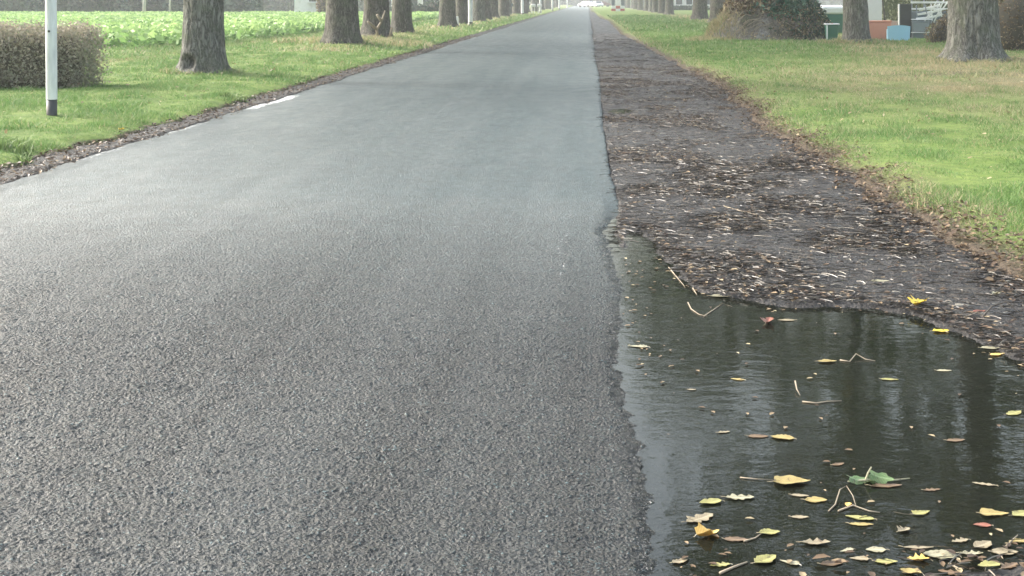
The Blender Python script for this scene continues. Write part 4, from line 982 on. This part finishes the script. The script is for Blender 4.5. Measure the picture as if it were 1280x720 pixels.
# ------------------------------------------------------------------ individual leaves and twigs
def col_mat(name, c1, c2):
    n = N(name); Q = n.coord('Object'); a = n.noise(Q, 40, 4, .6); b = n.noise(Q, 12, 3)
    c = n.mix(n.ramp(a, [(.35, 0), (.65, 1)]), c1, c2); c = n.mix(n.ramp(b, [(.6, 0), (.75, .6)]), c, (.09, .06, .03))
    sx_ = n.new('ShaderNodeSeparateXYZ'); n.l(Q, sx_.inputs[0]); ay = n.math('ABSOLUTE', sx_.outputs[1])
    vs = n.math('SINE', n.math('MULTIPLY', n.math('SUBTRACT', sx_.outputs[0], ay), 760.0))
    c = n.mix(n.ramp(vs, [(.80, 0), (1.0, .35)]), c, tuple(min(1, x * 1.5 + .05) for x in c2)); c = n.mix(n.ramp(ay, [(.0005, .6), (.0013, 0)]), c, tuple(min(1, x * 1.5 + .08) for x in c2))
    c = n.mix(n.ramp(n.noise(n.pos(), 55, 3, .6), [(.58, 0), (.66, .75)]), c, (.07, .045, .025))
    n.set(c, .35, .5); n.bump(a, .4, .002)
    tr = n.new('ShaderNodeBsdfTranslucent'); n.l(c, tr.inputs[0]); mx = n.new('ShaderNodeMixShader'); mx.inputs[0].default_value = .2
    n.l(n.p.outputs[0], mx.inputs[1]); n.l(tr.outputs[0], mx.inputs[2]); n.l(mx.outputs[0], n.out.inputs[0]); return n.m
CM = {'yellow': col_mat('yellow_leaf', (.62, .45, .03), (.75, .58, .08)), 'ochre': col_mat('ochre_leaf', (.26, .20, .07), (.35, .28, .11)),
      'olive': col_mat('olive_leaf', (.20, .20, .07), (.32, .30, .11)), 'tan': col_mat('tan_leaf', (.19, .155, .10), (.29, .25, .165)),
      'pale': col_mat('pale_leaf', (.24, .23, .15), (.34, .32, .22)), 'green': col_mat('green_leaf', (.07, .13, .045), (.15, .22, .09)),
      'brown': col_mat('brown_leaf', (.09, .06, .035), (.18, .12, .07)), 'red': col_mat('red_brown_leaf', (.16, .05, .03), (.30, .12, .08)),
      'orange': col_mat('orange_leaf', (.52, .33, .07), (.72, .52, .18))}
def leaf(px, py, wpx, colr, lab, shape='oval', ang=None, curl=.12, z=None, asp=.55, group=None, tip=0):
    zz = WZ + .002 if z is None else z
    x, y, _ = pt(px, py, zz); L = wpx / F * y
    if z is None and float(sdf(np.array([x]), np.array([y]))[0]) > 0: zz = float(h_sh(np.array([x]), np.array([y]))[0]) + .018
    rng = random.Random(int(px * 7 + py)); a = (rng.uniform(-.6, .6) if ang is None else ang * 1.5) + rng.choice((0, 0, pi, .5, pi - .4))
    e = empty('fallen_leaf', (x, y, zz), lab, 'leaf', group, a)
    ns = 12; V = []; out = []
    for side in (1, -1):
        for i in range(ns + 1):
            t = i / ns
            if shape == 'oval': wd = asp * .5 * (sin(pi * t ** .8)) ** .8
            elif shape == 'point': wd = asp * .5 * sin(pi * t ** .55) ** .9 * (1 - .2 * t)
            else: wd = asp * .5 * (sin(pi * t ** .8)) ** .7 * (1 + .38 * cos(t * pi * 7)) * .85
            wd *= 1 + rng.uniform(-.22, .16)
            out.append((t, wd * side))
    def Zf(t, v): return curl * (abs(v) * 1.2 + (t - .5) ** 2 * .9 + .12 * sin(t * 7 + px) * abs(v) * 3)
    for i in range(ns + 1): V.append(((i / ns - .5) * L, 0, (Zf(i / ns, 0) - .01) * L))
    for t, v in out: V.append(((t - .5) * L, v * L, Zf(t, v) * L))
    mid = []
    for t, v in out: V.append(((t - .5) * L, v * .5 * L, (Zf(t, v * .5) + .005) * L))
    Fs = []; b1 = ns + 1; b2 = b1 + 2 * (ns + 1)
    for i in range(ns):
        Fs.append((i, i + 1, b2 + i + 1, b2 + i)); Fs.append((b2 + i, b2 + i + 1, b1 + i + 1, b1 + i))
        q = ns + 1; Fs.append((i + 1, i, b2 + q + i, b2 + q + i + 1)); Fs.append((b2 + q + i + 1, b2 + q + i, b1 + q + i, b1 + q + i + 1))
    k0 = len(V); V = V + [(p[0], p[1], p[2] - .0008) for p in V]; Fs = Fs + [tuple(k0 + j for j in reversed(f)) for f in Fs]
    m = MB(); m.add(V, Fs); bl = m.build('blade', CM[colr], e, True); bl.rotation_euler = (tip, 0, 0)
    m = MB(); m.tube([(-.5 * L, 0, Zf(0, 0) * L), (-.58 * L, .03 * L, .03 * L), (-.58 * L - .1 * L * rng.random(), .10 * L, .01 * L)], [.0011, .0009, .0007], 5); m.build('stalk', CM['tan'], e)
    return e
LV = [
 (1148, 389, 26, 'yellow', 'bright yellow crumpled leaf at the far edge of the puddle', 'lobed', .2, .5, .95),
 (1176, 414, 22, 'yellow', 'yellow leaf among stalks just right below the bright crumpled one', 'oval', .1, .2, .6),
 (1238, 435, 25, 'pale', 'pale yellow leaf at the right shore, upper of two touching', 'oval', 0, .1, .5),
 (1247, 443, 22, 'orange', 'pale orange leaf at the right shore, lower of two touching', 'point', .3, .15, .5),
 (1034, 452, 24, 'ochre', 'ochre curved leaf floating alone in the upper puddle', 'oval', .05, .2, .5),
 (1180, 463, 19, 'pale', 'small pale leaf floating below the yellow shore leaves', 'oval', 0, .05, .5),
 (1112, 474, 22, 'olive', 'dull olive leaf left of the small pale one, right half of the puddle', 'oval', -.1, .05, .4),
 (797, 433, 26, 'pale', 'pale yellow leaf at the ragged asphalt edge', 'point', .1, .1, .5),
 (960, 403, 30, 'red', 'red-brown curled leaf floating near the far shore', 'lobed', .5, .5, .6),
 (983, 400, 22, 'tan', 'thin tan leaf touching the red-brown curled leaf', 'oval', 0, .05, .45),
 (903, 370, 30, 'pale', 'long pale leaf at the tip of the far mud shore', 'oval', .05, .1, .5),
 (1245, 377, 14, 'pale', 'small pinkish leaf on mud at the right grass edge', 'lobed', .4, .5, .8),
 (1224, 398, 18, 'red', 'red-brown leaf under the arched twig at the right shore', 'oval', .2, .2, .6),
 (1100, 357, 24, 'pale', 'flat pale leaf lying on the mud above the puddle', 'oval', 0, .05, .5),
 (978, 547, 30, 'ochre', 'ochre oval leaf in mid puddle, right of a pair', 'oval', .05, .12, .6),
 (948, 545, 26, 'brown', 'dull brown leaf in mid puddle, left of a pair', 'oval', 0, .03, .5),
 (1195, 550, 24, 'brown', 'brownish half-sunk leaf in the right mid puddle', 'oval', .1, .04, .5),
 (1268, 516, 28, 'olive', 'olive leaf at the right edge of the frame in the puddle', 'oval', .1, .05, .5),
 (922, 474, 18, 'ochre', 'small ochre leaf floating in the upper middle of the puddle', 'oval', 0, .05, .5),
 (990, 603, 47, 'ochre', 'large angular yellow-olive leaf, biggest in the puddle', 'point', .05, .22, .75),
 (925, 622, 36, 'pale', 'pale tan leaf with ragged edge left of the large angular leaf', 'lobed', 0, .12, .55),
 (1020, 625, 28, 'ochre', 'rounded yellowish leaf right below the large angular leaf', 'oval', 0, .08, .7),
 (1000, 619, 22, 'tan', 'narrow tan leaf wedged under the large angular leaf', 'oval', -.1, .05, .4),
 (888, 628, 30, 'olive', 'olive green curled leaf left of the ragged tan leaf', 'oval', .2, .2, .6),
 (875, 648, 44, 'tan', 'broad dull tan lobed leaf near the asphalt edge', 'lobed', .1, .1, .6),
 (885, 669, 33, 'orange', 'bright orange-yellow upcurled leaf near the asphalt edge', 'point', .3, .55, .85),
 (962, 666, 27, 'olive', 'olive leaf with yellow rim, lower middle puddle', 'oval', .1, .2, .65),
 (920, 674, 30, 'brown', 'dull olive-brown leaf left of the rimmed leaf', 'oval', -.05, .05, .5),
 (957, 700, 37, 'olive', 'yellow-green leaf near the bottom, left of a touching pair', 'oval', .1, .2, .6),
 (987, 703, 26, 'pale', 'pale green leaf near the bottom, right of a touching pair', 'point', -.1, .1, .5),
 (1000, 646, 22, 'tan', 'small pale leaf right of a faint twig, lower middle puddle', 'oval', 0, .04, .5),
 (1020, 679, 36, 'tan', 'tattered brown leaf cluster piece, lower middle puddle', 'lobed', 0, .25, .5),
 (1075, 647, 36, 'olive', 'yellow-green leaf below the looped twig, upper of two', 'oval', .05, .08, .4),
 (1077, 655, 30, 'ochre', 'yellow leaf below the looped twig, lower of two', 'oval', -.05, .05, .35),
 (1060, 631, 12, 'orange', 'tiny orange leaf caught in the looped twig', 'oval', .8, .3, .7),
 (1243, 642, 37, 'ochre', 'pointed yellow leaf in the lower right puddle', 'point', 0, .12, .7),
 (1277, 642, 30, 'olive', 'olive leaf cut by the right frame edge, lower puddle', 'oval', 0, .1, .6),
 (1152, 641, 26, 'olive', 'olive tapering leaf between the green sprig and pointed leaf', 'point', .3, .12, .7),
 (1130, 663, 20, 'tan', 'small tan rounded leaf below the olive tapering leaf', 'lobed', .4, .3, .8),
 (1228, 656, 22, 'red', 'reddish half-sunk leaf just under the pointed yellow one', 'oval', -.1, .05, .6),
 (1230, 605, 29, 'tan', 'thin pinkish tan leaf alone in the right puddle', 'lobed', 0, .08, .3),
 (1095, 687, 26, 'pale', 'pale green smooth oval leaf near the bottom shore', 'oval', 0, .06, .65),
 (1175, 694, 42, 'pale', 'broad yellowish leaf on the near shore', 'oval', -.1, .12, .7),
 (1229, 681, 32, 'tan', 'grey-tan leaf by the straight stalk on the near shore', 'oval', .1, .12, .65),
 (1074, 698, 24, 'tan', 'dull tan leaf left below the smooth oval leaf', 'point', .2, .08, .6),
 (1148, 684, 38, 'tan', 'long narrow tan leaf along the near shore', 'oval', 0, .06, .25),
 (1148, 700, 28, 'orange', 'tattered orange-tan leaf on the near shore mat', 'lobed', .2, .4, .6),
 (1138, 716, 28, 'ochre', 'curled ochre leaf at the very bottom of the frame', 'oval', 0, .4, .6),
 (1256, 690, 34, 'tan', 'flat grey-tan leaf in the shore mat at lower right', 'oval', 0, .1, .6),
 (1214, 692, 30, 'pale', 'pinkish pale leaf in the middle of the shore mat', 'lobed', 0, .2, .45),
 (1262, 708, 30, 'brown', 'brown wet leaf in the lower right corner', 'lobed', .4, .2, .6),
 (905, 540, 16, 'tan', 'small tan leaf left of the dull brown one in mid puddle', 'lobed', .2, .1, .5),
 (1048, 580, 18, 'brown', 'small brown leaf above the green sprig', 'oval', .3, .05, .5),
 (1165, 612, 22, 'brown', 'dull brown leaf right of the green sprig', 'lobed', .1, .06, .45),
 (850, 702, 22, 'tan', 'tan leaf against the crumbling asphalt edge at the bottom', 'oval', .3, .2, .6),
 (900, 706, 26, 'olive', 'olive leaf above the straight bottom twig', 'lobed', .1, .1, .5),
 (1040, 704, 30, 'brown', 'wet brown leaf at the bottom between two pale ones', 'oval', .1, .05, .5),
 (1058, 688, 20, 'pale', 'small pale leaf left of the smooth oval leaf', 'point', .3, .15, .5),
 (1108, 702, 28, 'olive', 'mossy olive leaf under the smooth oval leaf', 'oval', 0, .1, .55),
 (1200, 676, 24, 'tan', 'tan leaf left of the grey-tan one on the near shore', 'lobed', .2, .15, .5),
 (1272, 676, 24, 'ochre', 'ochre leaf at the right end of the straight stalk', 'oval', .1, .1, .5),
 (1190, 716, 34, 'brown', 'dark brown soaked leaf at the bottom right', 'lobed', 0, .1, .5),
 (1236, 718, 30, 'olive', 'olive leaf cut by the bottom frame edge at right', 'oval', .1, .2, .6),
 (865, 487, 10, 'tan', 'tiny tan speck of leaf in the upper left puddle', 'oval', 0, .1, .6),
]
for L_ in LV: leaf(*L_[:6], ang=L_[6], curl=L_[7], asp=L_[8])
x, y = pt(152, 162, .07)[:2]; leaf(152, 162, 9, 'yellow', 'lone yellow leaf on the left verge grass near the road', 'lobed', .3, .5, z=.12, asp=.9)
# green sprig
x, y, _ = pt(1085, 604, WZ)
e = empty('green_sprig', (x, y, WZ), 'green lobed oak-like sprig riding high on the puddle', 'leaf sprig')
def lobed(cx, cz, L, a, tilt, nm='leaf_blade'):
    V = [(0, 0, 0)]; ns = 22
    for i in range(ns):
        t = 2 * pi * i / ns; r = .5 * L * (1 + .22 * cos(t * 5)); V.append((r * cos(t), r * .55 * sin(t), .1 * L * cos(2 * t)))
    m = MB(); m.add(V, [(0, 1 + i, 1 + (i + 1) % ns) for i in range(ns)]); o = m.build(nm, CM['green'], e, True, loc=(cx, 0, cz)); o.rotation_euler = (tilt, .2, a)
lobed(-.035, .012, .065, .4, .5); lobed(.035, .018, .07, -.2, .7); lobed(.0, .006, .06, 1.8, .2)
m = MB(); m.tube([(-.01, 0, 0), (.0, 0, .03), (.01, 0, .048)], [.003, .0028, .002], 6); m.tube([(-.06, 0, .005), (0, 0, .01), (.08, .01, .006), (.13, .03, .004)], [.002, .003, .0025, .0015], 6); m.build('stem', CM['pale'], e)
leaf(1108, 607, 40, 'brown', 'brown leaf trailing right of the green sprig', 'oval', .05, .08, asp=.35)
def twig(pts, r, lab, mt=None, group=None):
    P = []
    for q in pts:
        if len(q) == 3: px, py, lift = q
        else: px, py = q; lift = 0
        x, y, _ = pt(px, py, WZ); zz = WZ
        if float(sdf(np.array([x]), np.array([y]))[0]) > 0: zz = float(h_sh(np.array([x]), np.array([y]))[0]) + .012
        P.append((x, y, zz + .003 + lift))
    o = P[0]; m = MB(); m.tube([(a - o[0], b - o[1], c - o[2]) for a, b, c in P], [r * (1 - .5 * i / (len(P) - 1)) for i in range(len(P))], 6)
    ob = m.build('twig', mt or M_TWIG, None, True, loc=o); tag(ob, lab, 'twig', group)
twig([(836, 335), (846, 347), (856, 359)], .0035, 'straight pale twig slanting at the left end of the far mud shore')
twig([(866, 361), (871, 369)], .004, 'short pale twig just below the slanting one')
twig([(860, 379), (864, 387), (874, 394), (884, 396)], .003, 'left curved arm of the V-shaped twigs floating near the far shore')
twig([(880, 396), (892, 388), (903, 380), (915, 384)], .003, 'right arm of the V-shaped twigs floating near the far shore')
twig([(994, 484, .02), (996, 491, .01), (1000, 495)], .003, 'tiny upright twig stub in the upper middle puddle')
twig([(1003, 503), (1020, 505), (1034, 503), (1052, 502)], .003, 'thin pale twig lying left to right below the stub')
twig([(1050, 451), (1062, 453), (1070, 447, .012), (1082, 450), (1094, 452)], .003, 'knobbly pale twig right of the ochre curved leaf')
twig([(1036, 640), (1044, 632), (1050, 620, .016), (1058, 618, .022), (1066, 626, .012), (1070, 634)], .0022, 'looped pale twig standing up from the lower puddle')
twig([(1048, 640), (1066, 633), (1086, 640), (1100, 642)], .0028, 'pale twig lying right of the looped one')
twig([(1228, 404), (1240, 397, .02), (1258, 395, .03), (1276, 402)], .004, 'arched brown twig at the right shore', M_TWIGD)
twig([(1205, 406), (1222, 401, .01), (1232, 404)], .003, 'short pale twig left of the arched brown one')
twig([(1257, 685), (1272, 675, .01)], .003, 'straight pale stalk sloping up on the near shore')
twig([(1248, 692), (1254, 700)], .003, 'short pale stick between leaves in the near shore mat')
twig([(1186, 706), (1198, 712), (1204, 720)], .003, 'white stalk slanting down in the near shore mat')
twig([(900, 718), (918, 710), (934, 704)], .004, 'straight twig at the bottom edge left of centre of the puddle')
twig([(930, 678), (944, 674), (952, 668)], .0025, 'thin twig joining the olive rimmed leaf and the brown one')
twig([(925, 598), (945, 600), (966, 601)], .0018, 'faint thin stalk left of the large angular leaf')
twig([(905, 265), (925, 270), (945, 275), (960, 283)], .004, 'pale curved twig lying on the muddy shoulder')
twig([(55, 201), (70, 199), (86, 200)], .006, 'pale stick on the dirt beside the left road edge, upper one')
twig([(38, 211), (60, 208), (82, 206)], .006, 'grey stick on the dirt beside the left road edge, lower one', M_TWIGD)

# ------------------------------------------------------------------ haze
HAZE = .0009
if HAZE:
    n = N('haze_air'); n.n.remove(n.p); pv = n.new('ShaderNodeVolumePrincipled'); pv.inputs['Color'].default_value = (.93, .96, 1, 1); pv.inputs['Density'].default_value = HAZE
    n.l(pv.outputs[0], n.out.inputs['Volume'])
    m = MB(); m.box((0, 300, 12), (800, 1200, 27)); o = m.build('haze', n.m); o['kind'] = 'stuff'; o['label'] = 'pale autumn haze over the road and fields'; o['category'] = 'haze'
